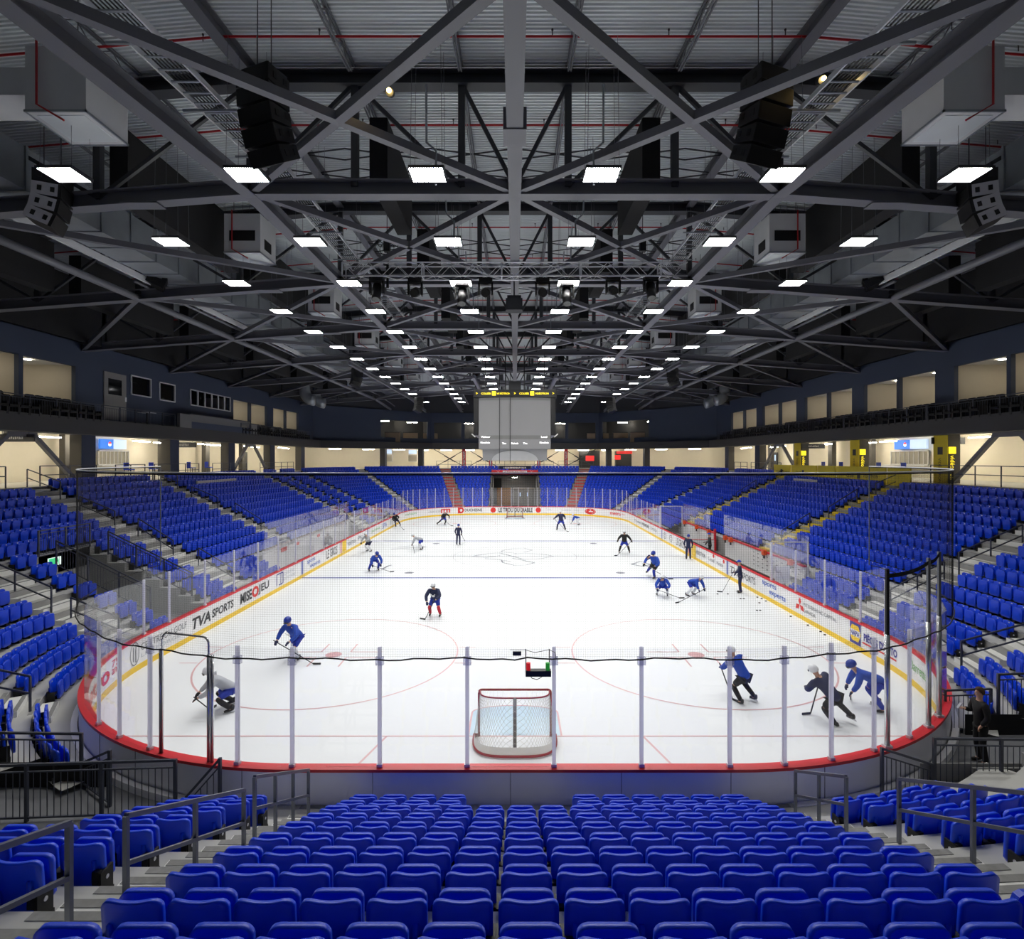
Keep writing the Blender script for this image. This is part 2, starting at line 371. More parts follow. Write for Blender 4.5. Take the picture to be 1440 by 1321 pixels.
# ---- dasher boards
boards = thing('rink_boards', 'white advertising boards with red cap and yellow kick plate around the ice', 'rink boards', (0,0,0))
def ring_face(D0, D1, z0, z1, lp=loop, close=True):
    a, b = ring(lp, D0, z0), ring(lp, D1, z1)
    if close: a.append(a[0]); b.append(b[0])
    return a, b
mb = MB(); mb.strip(*ring_face(0,0,0,1.06)); mb.strip(*ring_face(.15,.15,1.06,0.0)); mb.build('board_face', 'board_white', boards)
mb = MB(); mb.strip(*ring_face(-.012,-.012,0,.2)); mb.strip(*ring_face(-.012,0,.2,.2)); mb.build('kick_plate', 'yellow', boards)
mb = MB(); mb.strip(*ring_face(-.03,-.03,1.04,1.09)); mb.strip(*ring_face(-.03,.2,1.09,1.09)); mb.strip(*ring_face(.2,.2,1.09,1.03)); mb.strip(*ring_face(.2,-.03,1.03,1.04)); mb.build('cap_rail', 'cap_red', boards)
for s, u0, u1 in [(1 if k >= 0 else -1, 0, 0) for k in ()]: pass
# outer cladding in sheets with dark joints
mb = MB(); mb.strip(*ring_face(.175,.175,1.03,.2)); mb.build('outer_cladding', 'cladding', boards)
mb = MB()
for px in (340, 524, 718, 874, 1028, 1160, 1240, 190, 140):
    s, u = u_of_px(px, .18); p0, n = P(u, .178, s); t = Vector((-n.y, n.x, 0))
    mb.obox(p0+Vector((0,0,.63)), .004, .004, .4, Matrix((t, n, (0,0,1))).transposed())
mb.build('cladding_joint', 'steel_black', boards)
mb = MB()
for s in (-1, 1):
    mb = MB(); lp = [(s, u) for u in usamples(5.5, 17.5, .4)]
    mb.strip(ring(lp, .2, .40), ring(lp, .34, .40)); mb.strip(ring(lp, .34, .40), ring(lp, .36, .2))
    mb.build('base_curb', 'board_white', boards)
# vertical marks of the blue and red lines on the boards
mb = MB()
for s in (-1, 1):
    for yy in (YB0, YB1):
        v, f = rect2(.3, .85, 0, .63); sg = 1 if s < 0 else -1
        mb.add([pt(UB+(yy-YC0)+sg*x, -.008, z, s) for x, z in v], f)
mb.build('blue_mark', 'line_blue', boards)
mb = MB()
for s in (-1, 1):
    v, f = rect2(.2, .85, 0, .63); sg = 1 if s < 0 else -1
    mb.add([pt(UB+(YM-YC0)+sg*x, -.008, z, s) for x, z in v], f)
mb.build('red_mark', 'cap_red', boards)
B = boards
def tb(side, px0, px1, body, m, h, zc=.64, **k):
    a, b = u_in(px0), u_in(px1); text_board(side, (a+b)/2, zc, body, m, h, abs(a-b), B, **k)
def pb(side, px, polys, m, **k): on_board(side, u_in(px), .63, polys, 'logo', m, B, **k)
L_, R_ = -1, 1
# left side, from the near corner to the far one
tb(L_, 122, 154, 'metro', 'ad_red', .48, .60, bold=.03); tb(L_, 157, 167, '75', 'ad_red', .22, .80); tb(L_, 157, 167, 'ans', 'ad_red', .18, .55)
pb(L_, 189, [disc2(.27, .40, r0=.9), rect2(.05, .5, -.07), rect2(.05, .6, .07)], 'ad_grey')
tb(L_, 198, 262, 'CENTRE DU GOLF', 'ad_grey', .24, .74); tb(L_, 198, 258, 'LES FORGES', 'ad_faint', .13, .45)
tb(L_, 270, 296, 'TVA', 'ad_black', .46, .60, shear=.2, bold=.03); tb(L_, 298, 328, 'SPORTS', 'ad_black', .36, .62, shear=.1, bold=.02)
tb(L_, 338, 354, 'MISE', 'ad_black', .50, .62, bold=.03); pb(L_, 359, [disc2(.36, .27, r0=.5)], 'ad_red'); tb(L_, 363, 378, 'JEU', 'ad_black', .50, .62, bold=.02)
pb(L_, 393.5, [rect2(.08, .6, -.4), rect2(.08, .6, .4), rect2(.8, .06, 0, .3), rect2(.5, .06, .1, -.3), rect2(.06, .5, .1)], 'ad_navy')
tb(L_, 399, 414, 'CENTRE', 'ad_faint', .16, .78); tb(L_, 399, 415, 'DENTAIRE', 'ad_faint', .16, .5)
tb(L_, 432, 443, 'sports', 'ad_blue', .3, .76); tb(L_, 436, 450, 'experts', 'ad_blue', .3, .42)
tb(L_, 459, 474, 'LE GROS', 'ad_black', .58, .64)
pb(L_, 484, [rect2(1.0, .8)], 'ad_yellow'); tb(L_, 489, 500, 'VIDÉOTRON', 'ad_grey', .34)
tb(L_, 503.5, 509, 'PN', 'ad_grey', .34); tb(L_, 522, 534, 'Jardins', 'ad_green', .34); tb(L_, 537.5, 544, 'SPA', 'ad_blue', .5)
pb(L_, 549, [disc2(.28, .28)], 'ad_faint'); tb(L_, 570, 586, 'paysages', 'ad_green', .22)
# far end
def tf(px0, px1, body, m, h, zc=.64, bold=0.0, y=YE-.012, name='lettering'):
    x0, x1 = (px0-CX)*y/F, (px1-CX)*y/F
    text_flat(body, name, m, ((x0+x1)/2, y, zc), (1,0,0), (0,0,1), h, x1-x0, B, bold=bold, lift=.0)
def df(px, r, m, yy=YE-.012):
    x = (px-CX)*yy/F; MB().add([(x+r*math.cos(2*PI*k/24), yy, .63+r*math.sin(2*PI*k/24)) for k in range(24)], [tuple(range(24))]).build('logo', m, B)
tb(L_, 602.5, 620, 'LIBERTÉ DE', 'ad_grey', .18); pb(L_, 626.5, [rect2(.18,.5,-.55), rect2(.18,.5,-.2), rect2(.18,.5,.2), rect2(.18,.5,.55), rect2(1.1,.12,0,.2)], 'ad_red')
u_d = u_in(647.8)
on_board(L_, u_d, .63, [disc2(.38, .38, .05, 0, 20, .45), rect2(.26, .76, -.24)], 'logo', 'ad_red', B)
tb(L_, 653.5, 678, 'DUCHESNE', 'ad_black', .36, bold=.02)
df(693.6, .34, 'ad_red'); df(757, .34, 'ad_red'); tf(701, 749, 'LE TROU DU DIABLE', 'ad_black', .58, bold=.03)
tf(770, 785, 'MAXIJET', 'ad_faint', .2, .64); tb(R_, 788.5, 803, 'GUZZO', 'ad_faint', .2); tb(R_, 808, 814, 'MD', 'ad_faint', .2)
on_board(R_, u_in(830.3), .6, [disc2(.78, .36)], 'logo', 'ad_red', B); on_board(R_, u_in(830.3), .6, [disc2(.66, .27, n=28, r0=.93), rect2(.8, .1), disc2(.1, .1, 0, .17)], 'logo', 'board_white', B, lift=.018)
tb(R_, 858, 873, 'metro', 'ad_red', .36, bold=.02); tb(R_, 874, 878.5, '75', 'ad_red', .16, .7)
# right side, from the far corner to the near one
tb(R_, 892, 901, 'Trudel', 'ad_grey', .26); tb(R_, 903, 913, 'NORDIK', 'ad_black', .3, bold=.02); tb(R_, 915, 924, 'CONSTRUX', 'ad_grey', .24)
for px in (935, 943.5): pb(R_, px, [disc2(.42, .3, r0=.8), rect2(.3, .08, 0, .1), rect2(.2, .08, 0, -.1)], 'ad_grey')
tb(R_, 951, 963, 'LE GROS', 'ad_black', .56)
pb(R_, 975.5, [rect2(1.0, .82)], 'ad_yellow'); tb(R_, 978.5, 992, 'VIDÉOTRON', 'ad_black', .34)
tb(R_, 996, 1005, 'Créatif', 'ad_grey', .24, .6); pb(R_, 1003.5, [disc2(.16, .12, 0, .28)], 'ad_red'); tb(R_, 1008, 1017, 'Horizon', 'ad_grey', .24, .6); pb(R_, 1018, [disc2(.14, .12, 0, .25)], 'ad_red')
tb(R_, 1027, 1042, 'TVA', 'ad_black', .42, .62, shear=.2); tb(R_, 1043.5, 1062, 'SPORTS', 'ad_black', .36, .62, shear=.1)
tb(R_, 1072, 1092, 'sports', 'ad_blue', .30, .80, bold=.01); tb(R_, 1082, 1105, 'experts', 'ad_blue', .30, .46, bold=.01)
pb(R_, 1125, [([(0,.0),(.12,.16),(0,.34),(-.12,.16)], [(0,1,2,3)]), ([(0,0),(-.3,-.02),(-.38,-.24),(-.1,-.2)], [(0,1,2,3)]), ([(0,0),(.3,-.02),(.38,-.24),(.1,-.2)], [(0,3,2,1)])], 'ad_red')
tb(R_, 1130, 1177, 'MITSUBISHI HC CAPITAL', 'ad_grey', .16, .74); tb(R_, 1130, 1147, 'CANADA', 'ad_grey', .16, .47)
un = u_in(1203)
on_board(R_, un, .63, [rect2(abs(u_in(1195)-u_in(1210)), .82)], 'logo', 'ad_navy', B)
hx = ([(-.36,0),(-.2,.3),(.2,.3),(.36,0),(.2,-.3),(-.2,-.3)], [(0,1,2,3,4,5)])
on_board(R_, un, .63, [hx], 'logo', 'ad_yellow', B, lift=.016)
on_board(R_, un, .63, [rect2(.62, .24)], 'logo', 'board_white', B, lift=.02)
text_board(R_, un, .63, 'NAPA', 'ad_navy', .2, .56, B, bold=.03).location = (-.012, 0, 0)
tb(R_, 1215, 1262, "PIÈCES D'AUTO", 'ad_navy', .34, .68, bold=.04)
a, b = u_in(1213), u_in(1261); on_board(R_, (a+b)/2, .42, [([(-abs(a-b)/2+abs(a-b)*k/12, y) for y in (-.03, .03) for k in range(13)], [(k, k+1, 14+k, 13+k) for k in range(12)])], 'logo', 'ad_red', B)
tb(R_, 1281, 1303, 'Barrette', 'ad_green', .3, .66)
on_board(R_, u_in(1308), .5, [disc2(.1, .3, n=20)], 'logo', 'ad_green', B)

# ---- glass and stanchions
near_px = [334, 411, 534, 657, 779, 902, 1026, 1103, 1169, 1229]
nodes = {-1: [], 1: []}                              # u positions per side for stanchions
GATE_L = (u_of_px(229)[1], u_of_px(294)[1])
for px in near_px: 
    s, u = u_of_px(px); nodes[s].append(u)
for px in (211, 168, 139): nodes[-1].append(u_of_px(px)[1])
for px in (1247, 1279, 1305, 1320): nodes[1].append(u_of_px(px)[1])
def z_glass(u):
    if u < UB-.2: return 3.46
    if u > UC+.6: return 3.5
    return 2.98
def area(s, u):
    sd = 'left' if s < 0 else 'right'
    if u < 4.6: return 'near end'
    if u < UB: return f'near {sd} corner'
    if u < UC: return f'{sd} side'
    if u < UD: return f'far {sd} corner'
    return 'far end'
BENCH = (UB+28.7-YC0, UB+50.4-YC0)
BAR = {}
def barrier(side, u):
    k = 'near end' if u < UB-.2 else ('left side' if side < 0 else 'right side') if u < UC else 'far end'
    if k not in BAR: BAR[k] = thing('glass_barrier', {'near end': 'tall clear glass barrier with lavender posts around the near end and corners', 'left side': 'lower clear glass barrier on the left side boards', 'right side': 'lower clear glass barrier on the right side boards, open at the benches', 'far end': 'tall clear glass barrier around the far end and far corners'}[k], 'glass barrier')
    return BAR[k]
def pane(side, u0, u1, z0, z1a, z1b, label, side1=None):
    n = 1 if (u1 <= UA or (UB <= u0 and u1 <= UC) or u0 >= UD) else 5
    us = [(side, u0+(u1-u0)*k/n) for k in range(n+1)] if side1 is None else [(side, u0), (side1, u1)]
    m = len(us); zt = [z1a+(z1b-z1a)*k/(m-1) for k in range(m)]
    A = [pt(u, .074, z0, s) for s, u in us]; Bt = [pt(u, .074, zt[k], s) for k, (s, u) in enumerate(us)]
    A2 = [pt(u, .086, z0, s) for s, u in us]; B2 = [pt(u, .086, zt[k], s) for k, (s, u) in enumerate(us)]
    mb = MB(); mb.strip(A, Bt); mb.strip(B2, A2); mb.strip(Bt, B2); mb.strip(A2, A)
    return mb.build('glass_pane', 'rink_glass', barrier(side, (u0+u1)/2))
def stanchion(side, u, z1, label, wd=.036, m='stanchion', dep=.03):
    p, n = P(u, .08, side); t = Vector((-n.y, n.x, 0)); R = Matrix((t, n, (0,0,1))).transposed(); zz = 1.09
    root = bpy.data.objects.new('glass_post', MB().obox((0,0,(z1-zz)/2), wd, dep, (z1-zz)/2, R).mesh('glass_post', m)); COL.objects.link(root); root.parent = barrier(side, u); root.location = p+Vector((0,0,zz)); R3 = R
    MB().obox((0,0,.03), wd*1.5, dep*1.6, .03, R3).build('foot', 'aluminium', root)
    if z1 > 3.2 and u < UB: MB().obox((0,0,z1-zz-.28), wd*2.2, dep*1.3, .08, R3).build('clip', 'acrylic', root)
    return root
cnt = {}
for s in (-1, 1):
    near = sorted(nodes[s]); side_nodes = []
    uu = UB+1.3
    while uu < UC-.5: side_nodes.append(uu); uu += 2.44
    far = []; uu = UC
    while uu < UE-.3: far.append(uu); uu += 1.24
    near_all = sorted(near+([] if s > 0 else [GATE_L[0], GATE_L[1]]))
    lst = near_all+[UB-.15]+side_nodes+far
    for u in lst:
        if s < 0 and (abs(u-GATE_L[0]) < 1e-6 or abs(u-GATE_L[1]) < 1e-6): continue
        if s > 0 and BENCH[0]+.2 < u < BENCH[1]-.2: continue
        if s > 0 and any(abs(u-u_of_px(px)[1]) < 1e-6 for px in (1247, 1305, 1320)): continue
        a = area(s, u); cnt[('s', a, s)] = cnt.get(('s', a, s), 0)+1
        stanchion(s, u, z_glass(u)+.03, f'lavender grey glass post of the {a}, {ordw(cnt[("s", a, s)])} out from the {"left" if s < 0 else "right"} of centre' if a in ('near end', 'far end') else f'pale glass post on the {a} boards, {ordw(cnt[("s", a, s)])} from the near end')
    for u0, u1 in zip(lst, lst[1:]):
        if s > 0 and BENCH[0]-.1 < (u0+u1)/2 < BENCH[1]+.1: continue
        a = area(s, (u0+u1)/2); cnt[('p', a, s)] = cnt.get(('p', a, s), 0)+1
        lab = f'clear pane of the {a} glass, {ordw(cnt[("p", a, s)])} {"left" if s < 0 else "right"} of the goal' if a in ('near end', 'far end') else f'clear glass pane on the {a} boards, {ordw(cnt[("p", a, s)])} from the near end'
        if s < 0 and abs(u0-GATE_L[0]) < 1e-6 or s < 0 and abs(u0-GATE_L[1]) < 1e-6: pass
        z0, z1 = z_glass(u0+.01), z_glass(u1-.01)
        if u0 < UB+.2 < u1: z0, z1 = 3.46, 2.98
        if s < 0 and abs(u1-GATE_L[0]) < 1e-6 and False: continue
        if s < 0 and abs(u0-min(GATE_L)) < 1e-6:          # the gate leaf is its own thing
            continue
        pane(s, u0, u1, 1.09, z0, z1, lab)
ul, ur = min(nodes[-1]), min(nodes[1])
pane(-1, ul, ur, 1.09, 3.46, 3.46, 'clear glass pane standing right behind the near goal', 1)
pane(-1, UE-.6, UE-.6, 1.09, 3.5, 3.5, 'clear glass pane right behind the far goal', 1)
# the left glass gate in its bright steel frame
g0, g1 = min(GATE_L), max(GATE_L)
gate = thing('glass_gate', 'glass gate in a polished steel frame with rounded top, left near corner', 'gate', pt((g0+g1)/2, .08, 1.09, -1))
inv = -Vector(gate.location)
A, Bp = pt(g0, .09, 1.09, -1)+inv, pt(g1, .09, 1.09, -1)+inv
dv = (A-Bp).normalized()
zb, ztp = 1.09-1.09, 3.62-1.09
fr = MB(); pts = [Bp+Vector((0,0,zb)), Bp+Vector((0,0,ztp-.14))]+[Bp+dv*(.14-.14*math.cos(a))+Vector((0,0,ztp-.14+.14*math.sin(a))) for a in (PI/8, PI/4, 3*PI/8, PI/2)]
pts += [A-dv*(.14-.14*math.sin(a))+Vector((0,0,ztp-.14+.14*math.cos(a))) for a in (0, PI/8, PI/4, 3*PI/8)]+[A+Vector((0,0,ztp-.14)), A+Vector((0,0,zb))]
fr.path([p for p in pts], .022, 8); fr.build('frame', 'chrome', gate, smooth=True)
gm = MB(); C1, C2 = Bp+dv*.03, A-dv*.03
gm.add([C1, C2, C2+Vector((0,0,ztp-.05)), C1+Vector((0,0,ztp-.05))], [(0,1,2,3)]); gm.build('glass_leaf', 'rink_glass', gate)
MB().tube(A, A+Vector((0,0,ztp-.35)), .036, 14).tube(A+dv*.085, A+dv*.085+Vector((0,0,ztp-.35)), .034, 14).build('hinge_post', 'chrome', gate, smooth=True)
MB().tube(Bp-dv*.05, Bp-dv*.05+Vector((0,0,ztp-.35)), .03, 14).build('latch_post', 'chrome', gate, smooth=True)
# the tall steel posts in the right near corner
for k, (px, pyt) in enumerate(((1247, 800), (1305, 785), (1320, 776))):
    s, u = u_of_px(px); p = pt(u, .09, 0, s); zt = H-(pyt-HY)*p.y/F
    r = thing('steel_post', f'{("thick", "middle", "rightmost")[k]} tall steel post carrying the net in the right near corner', 'post', (p.x, p.y, 1.09), 0, 'tall net posts')
    h1 = 3.5-1.09; MB().tube((0,0,0),(0,0,h1),.055,16).build('lower_post', 'chrome', r, smooth=True)
    MB().box(-.03,.03,-.03,.03,h1,zt-1.09).build('upper_post', 'rail' if k else 'net_black', r); MB().box(-.08,.08,-.07,.07,0,.05).build('foot', 'aluminium', r)

# ---- protective netting
net = thing('safety_net', 'black protective netting hanging from a bright rod around the near end', 'net', (0,0,0))
UN = UB+1.0; ZT, ZB = 6.98, 3.30; DN = .22
npath = [(-1, u) for u in reversed(usamples(0, UN, .5))]+[(1, u) for u in usamples(0, UN, .5)[1:]]
mb = MB(); mb.path(ring(npath, DN, ZT), .016, 6); mb.build('hanging_rod', 'aluminium', net, smooth=True)
mb = MB(); mb.path(ring(npath, DN, ZT-.034), .017, 6); mb.build('hem_band', 'net_black', net)
mb = MB(); step = .046
def vcord(mb, a, b, r):
    mb.tube(a, b, r, 3, caps=False)
mc = MB(); z = ZB+step
allu = usamples(0, UN, .5)
while z < ZT-.05:
    mc.path(ring(npath, DN, z), .0012, 3); z += step
for s in (-1, 1):
    u = step/2
    while u < UN:
        vcord(mc, pt(u, DN, ZB, s), pt(u, DN, ZT-.04, s), .0012); u += step
mc.build('net_mesh', 'net_black', net)
rp = []
for s, u in [(-1, u) for u in reversed([k*.25 for k in range(int(UN/.25)+1)])]+[(1, k*.25) for k in range(1, int(UN/.25)+1)]:
    sag = .015*math.sin(u*7.3)+.02*math.sin(u*2.1+s)
    rp.append(pt(u, DN+.02, ZB+sag-.0, s))
mb = MB(); mb.path(rp, .016, 5); mb.build('bottom_rope', 'net_black', net)
mb = MB()
for s in (-1, 1): mb.tube(pt(UN, DN, ZB, s), pt(UN, DN, ZT, s), .02, 6)
mb.build('end_rope', 'rail', net)
bd = MB(); ub = [u_of_px(px)[1] for px in (1247, 1305, 1320)]
for k, (u0, u1) in enumerate(zip(ub, ub[1:])):
    us = [u0+(u1-u0)*j/6 for j in range(7)]
    zt = [4.80+.12*(k+j/6)-.05*math.sin(PI*j/6) for j in range(7)]
    bd.strip([pt(u, .1, z_, 1) for u, z_ in zip(us, zt)], [pt(u, .1, z_-.09, 1) for u, z_ in zip(us, zt)])
bd.build('edge_band', 'net_black', net)
mb = MB()
for u in (u_in(470), u_in(978)): pass
# ---- goals
def goal(y, facing, label):
    g = thing('hockey_goal', label, 'goal', (0, y, 0)); s = -facing     # the net bag goes behind the line
    mb = MB(); r = .03
    pts = [(-.94, 0, 0.0), (-.94, 0, 1.14)]+[(-.94+.08*(1-math.cos(a)), 0, 1.14+.08*math.sin(a)) for a in (PI/8, PI/4, 3*PI/8, PI/2)]
    pts += [(-x, yy, z) for x, yy, z in reversed(pts)]
    mb.path(pts, r, 8); mb.build('front_frame', 'goal_red', g, smooth=True)
    def arc(z, wx, dep, n=24):
        out = []
        for k in range(n+1):
            a = PI*k/n; c, sn = math.cos(a), math.sin(a)
            out.append(Vector((-wx*(abs(c)**.55)*(1 if c > 0 else -1), s*dep*(abs(sn)**.6), z)))
        return out
    top = arc(1.2, .9, .48); bot = arc(.05, 1.06, 1.1)
    mb = MB(); mb.path(top, .02, 6); mb.build('top_shelf', 'goal_red', g, smooth=True)
    mb = MB(); mb.path(bot, .035, 6); mb.path([bot[0], (-.94, 0, .04)], .03, 6); mb.path([bot[-1], (.94, 0, .04)], .03, 6); mb.build('base_frame', 'goal_red', g, smooth=True)
    mb = MB(); c2 = [p+Vector((0, 0, .2)) for p in bot]; c2 = [Vector((p.x*.985, p.y*.965, p.z)) for p in c2]
    mb.strip([p+Vector((0,0,.03)) for p in bot], c2); mb.build('base_padding', 'goal_white', g)
    mb = MB(); mb.tube((0, s*.48, 1.2), (0, s*1.04, .1), .045, 8); mb.build('centre_brace', 'goal_grey', g, smooth=True)
    mb = MB(); NV = 44
    T, Bt = arc(1.2, .9, .48, NV), arc(.06, 1.06, 1.08, NV)
    def mid(k, t): return T[k].lerp(Bt[k], t)+Vector((0, s*.10*math.sin(PI*t), 0))*(math.sin(PI*k/NV))
    for k in range(NV): 
        for dk in (0, 1):
            prev = None
            for j in range(13):
                kk = k+(j if dk == 0 else -j)*.75; kk = max(0, min(NV, kk)); k0 = int(kk); fr_ = kk-k0; k1 = min(NV, k0+1)
                p = mid(k0, j/12).lerp(mid(k1, j/12), fr_)
                if prev is not None: mb.tube(prev, p, .0035, 3, caps=False)
                prev = p
    for k in range(0, NV+1, 2): mb.tube(T[k], Vector((T[k].x, 0, 1.21)), .003, 3, caps=False)
    mb.build('netting', 'cord', g); return g
goal(YG0, 1, 'empty ice hockey goal with red frame, seen from behind at the near end')
goal(YG1-.3, -1, 'small empty ice hockey goal in front of the far end boards')
# goal light unit on the near glass
gx = at(757, 920, 11.2)
u_ = thing('goal_light_unit', 'black goal light bracket with red and green lamps on the near glass', 'goal light', (gx.x, 11.2, 0))
q = lambda px, py: Vector(((px-CX)*11.2/F-gx.x, 0, H-(py-HY)*11.2/F))
MB().box(q(739,0).x, q(774.5,0).x, -.12, .02, q(0,949).z, q(0,941).z).build('bracket_shelf', 'black', u_)
MB().bar(q(739.5,913), q(739.5,945), .018, .018).bar(q(772.5,913), q(772.5,945), .018, .018).build('hanger', 'black', u_)
MB().tube(q(743,942)+Vector((0,-.05,0)), q(743,931)+Vector((0,-.05,0)), .042, 14).build('red_lamp', 'lamp_red', u_)['label'] = 'red goal lamp'
MB().tube(q(770,942)+Vector((0,-.05,0)), q(770,931)+Vector((0,-.05,0)), .042, 14).build('green_lamp', 'lamp_green', u_)['label'] = 'green goal lamp'
MB().box(q(721,0).x, q(733,0).x, -.04, .0, q(0,921.5).z, q(0,916).z).build('control_box', 'steel_dark', u_)
MB().path([q(745,949), q(748,954), q(755,956), q(761,953), q(763,949)], .008, 5).path([q(717,914), q(738,914), q(752,918), q(772,914), q(781,918), q(782,928)], .006, 5).build('cable', 'black', u_)
# ---- pucks
for k, (x, y) in enumerate([(1009,836),(1023.5,836),(1041.5,842.5),(1046,842.5),(1065,840.5),(1071,842.5),(1077,846),(1068,848.5),(1064.5,859),(1069,859),(1112,867.5),(1136,880),(1154,889),(1160,893.5),(1174,902)]):
    p = on_floor(x, y, .0)
    if p.x > 12.85: p.x = 12.85
    if k == 14: continue
    mb = MB(); mb.tube((0,0,.003), (0,0,.033), .05, 16)
    o = mb.build('puck', 'rubber', None, p); tag(o, f'black puck by the right boards, {ordw(k+1)} from the far side' , 'puck', 'loose pucks by the right boards')
# ================================================================= THE SEATING BOWL
DR = [1.05, 1.73]+[2.38+.79*k for k in range(13)]           # seat-back offset of each row from the boards
ZR = [.384, .69]+[1.0+.378*k for k in range(13)]            # floor height of each row
NR = len(DR); SP = .504; ZC = 5.80; DCON = 11.95
RIS = [.2]+[DR[k-1]+.06 for k in range(1, NR)]+[DCON]          # where each tread starts
CORR = {1: (6.0, 17.2, 11.95, 14.25), -1: (5.95, 17.2, 5.9, 12.0)}   # corridors at the near corners: x0,x1,y0,y1
VOM = (20.75, 23.5)                                          # left vomitory along u, rows below 7
GATE = UE-3.25                                               # far gate
def in_corr(s, p): x0, x1, y0, y1 = CORR[s]; return x0 < s*p.x < x1 and y0 < p.y < y1
def row_open(s, u, k):
    p, n = P(u, (RIS[k]+RIS[k+1])/2, s)
    if in_corr(s, p): return True
    if s < 0 and VOM[0] < u < VOM[1] and k < 8: return True
    if u > GATE and k < 13: return True
    if s > 0 and UB+28.9-YC0 < u < UB+50.3-YC0 and k < 3: return True
    if s < 0 and UB+33.4-YC0 < u < UB+50.6-YC0 and k < 3: return True
    return False
for s, nm in ((-1, 'left'), (1, 'right')):
    tr, ri = MB(), MB()
    us = usamples(0, UE, .22)
    cuts = sorted(set([round(u, 4) for u in us]+[round(VOM[0], 4), round(VOM[1], 4), round(GATE, 4)]+[round(UB+.25*k, 4) for k in range(20)]))
    for k in range(NR):
        z = ZR[k]
        for u0, u1 in zip(cuts, cuts[1:]):
            um = (u0+u1)/2
            if row_open(s, um, k): continue
            a, b, c, d = pt(u0, RIS[k], z, s), pt(u1, RIS[k], z, s), pt(u1, RIS[k+1], z, s), pt(u0, RIS[k+1], z, s)
            tr.add([a, b, c, d], [(0,1,2,3)])
            zl = .2 if (k == 0 or row_open(s, um, k-1)) else ZR[k-1]
            if um > GATE and k == 13: zl = ZR[12]-.1
            if zl < z-.001: ri.add([pt(u0, RIS[k], zl, s), pt(u1, RIS[k], zl, s), b, a], [(0,1,2,3)])
        # risers up to the concourse
    for u0, u1 in zip(cuts, cuts[1:]):
        ri.add([pt(u0, DCON, ZR[-1], s), pt(u1, DCON, ZR[-1], s), pt(u1, DCON, ZC, s), pt(u0, DCON, ZC, s)], [(0,1,2,3)])
    struct(tr.build(f'floor_stand_{nm}', 'concrete')); struct(ri.build(f'trim_riser_{nm}', 'concrete_riser'))
# ground outside the boards
for s, nm in ((-1, 'left'), (1, 'right')):
    lp = [(s, u) for u in usamples(0, UE, .5)]
    struct(MB().strip(ring(lp, .16, .262), ring(lp, 14.2, .262)).build(f'floor_ground_{nm}', 'concrete_dark'))
# walls of the corridors, the vomitory and the far gate
def h_at(s, x, y):
    # height of the stand at a point
    cx, cy = (XC, YC0); p = Vector((abs(x), y))
    if abs(x) > XC and y < YC0: D = (p-Vector((cx, cy))).length-RC
    elif y < YC0: D = Y0-y
    else: D = abs(x)-HW
    z = .262
    for k in range(NR):
        if D >= RIS[k]: z = ZR[k]
    return z
for s, nm in ((-1, 'left'), (1, 'right')):
    xa0, x1, y0, y1 = CORR[s]
    for yy, w_, m_ in ((y0, 'near', 'concrete_riser'), (y1, 'far', 'black_fabric')):
        x0 = max(xa0, XC+math.sqrt(max(0, (RC+.45)**2-max(0, YC0-yy)**2)) if YC0-yy < RC+.45 else xa0)
        mb = MB(); xs = [x0+(x1-x0)*k/24 for k in range(25)]
        off = .06 if w_ == 'far' else -.06
        for xa, xb in zip(xs, xs[1:]):
            zt = h_at(s, s*(xa+xb)/2, yy+off*3)+.02
            mb.box(min(s*xa, s*xb), max(s*xa, s*xb), min(yy, yy+off), max(yy, yy+off), .262, zt)
        struct(mb.build(f'wall_corridor_{nm}_{w_}', 'concrete_riser'))
        mb = MB()
        zt0 = h_at(s, s*x0, yy+off*3)
        mb.box(min(s*x0, s*x1), max(s*x0, s*x1), min(yy, yy-off*.3), max(yy, yy-off*.3), .262, .78)
        struct(mb.build(f'baseboard_corridor_{nm}_{w_}', m_))
mb = MB()
for k in range(6):
    y_a, y_b = Y0-RIS[k+1], Y0-RIS[k]
    if y_b > 5.9: mb.box(-6.02, -5.95, max(y_a, 5.9), min(y_b, 10.9), .262, ZR[k]+.02)
struct(mb.build('wall_front_block', 'concrete_riser'))
mb = MB()
for uu in VOM:
    for k in range(8):
        a, b = pt(uu, RIS[k], .262, -1), pt(uu, RIS[k+1], .262, -1)
        mb.add([a, b, b+Vector((0,0,ZR[k]-.262)), a+Vector((0,0,ZR[k]-.262))], [(0,1,2,3)])
struct(mb.build('wall_vomitory', 'concrete_riser'))
hd = MB(); a, b = pt(VOM[0], RIS[8], 0, -1), pt(VOM[1], RIS[8], 0, -1)
hd.add([a+Vector((0,0,2.45)), b+Vector((0,0,2.45)), b+Vector((0,0,ZR[8])), a+Vector((0,0,ZR[8]))], [(0,1,2,3)])
struct(hd.build('trim_header', 'concrete'))
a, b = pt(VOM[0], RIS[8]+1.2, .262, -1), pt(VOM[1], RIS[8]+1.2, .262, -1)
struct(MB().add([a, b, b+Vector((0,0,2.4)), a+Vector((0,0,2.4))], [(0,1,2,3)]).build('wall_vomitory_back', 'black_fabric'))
ex = pt(VOM[0]+.75, RIS[8]-.05, 2.95, -1)
e = thing('exit_sign', 'small green and white running man exit sign over the left stand opening', 'exit sign', ex)
MB().box(-.04, 0, -.32, .32, -.17, .17).build('sign_box', 'exit_white', e)
MB().box(0, .006, -.30, .06, -.15, .15).build('green_panel', 'exit_green', e)
pict = MB(); pict.box(.008,.012,.12,.16,.07,.11); pict.box(.008,.012,.1,.18,-.04,.06); pict.box(.008,.012,.06,.11,-.13,-.03); pict.box(.008,.012,.17,.22,-.13,-.03)
pict.build('running_figure', 'exit_green', e)
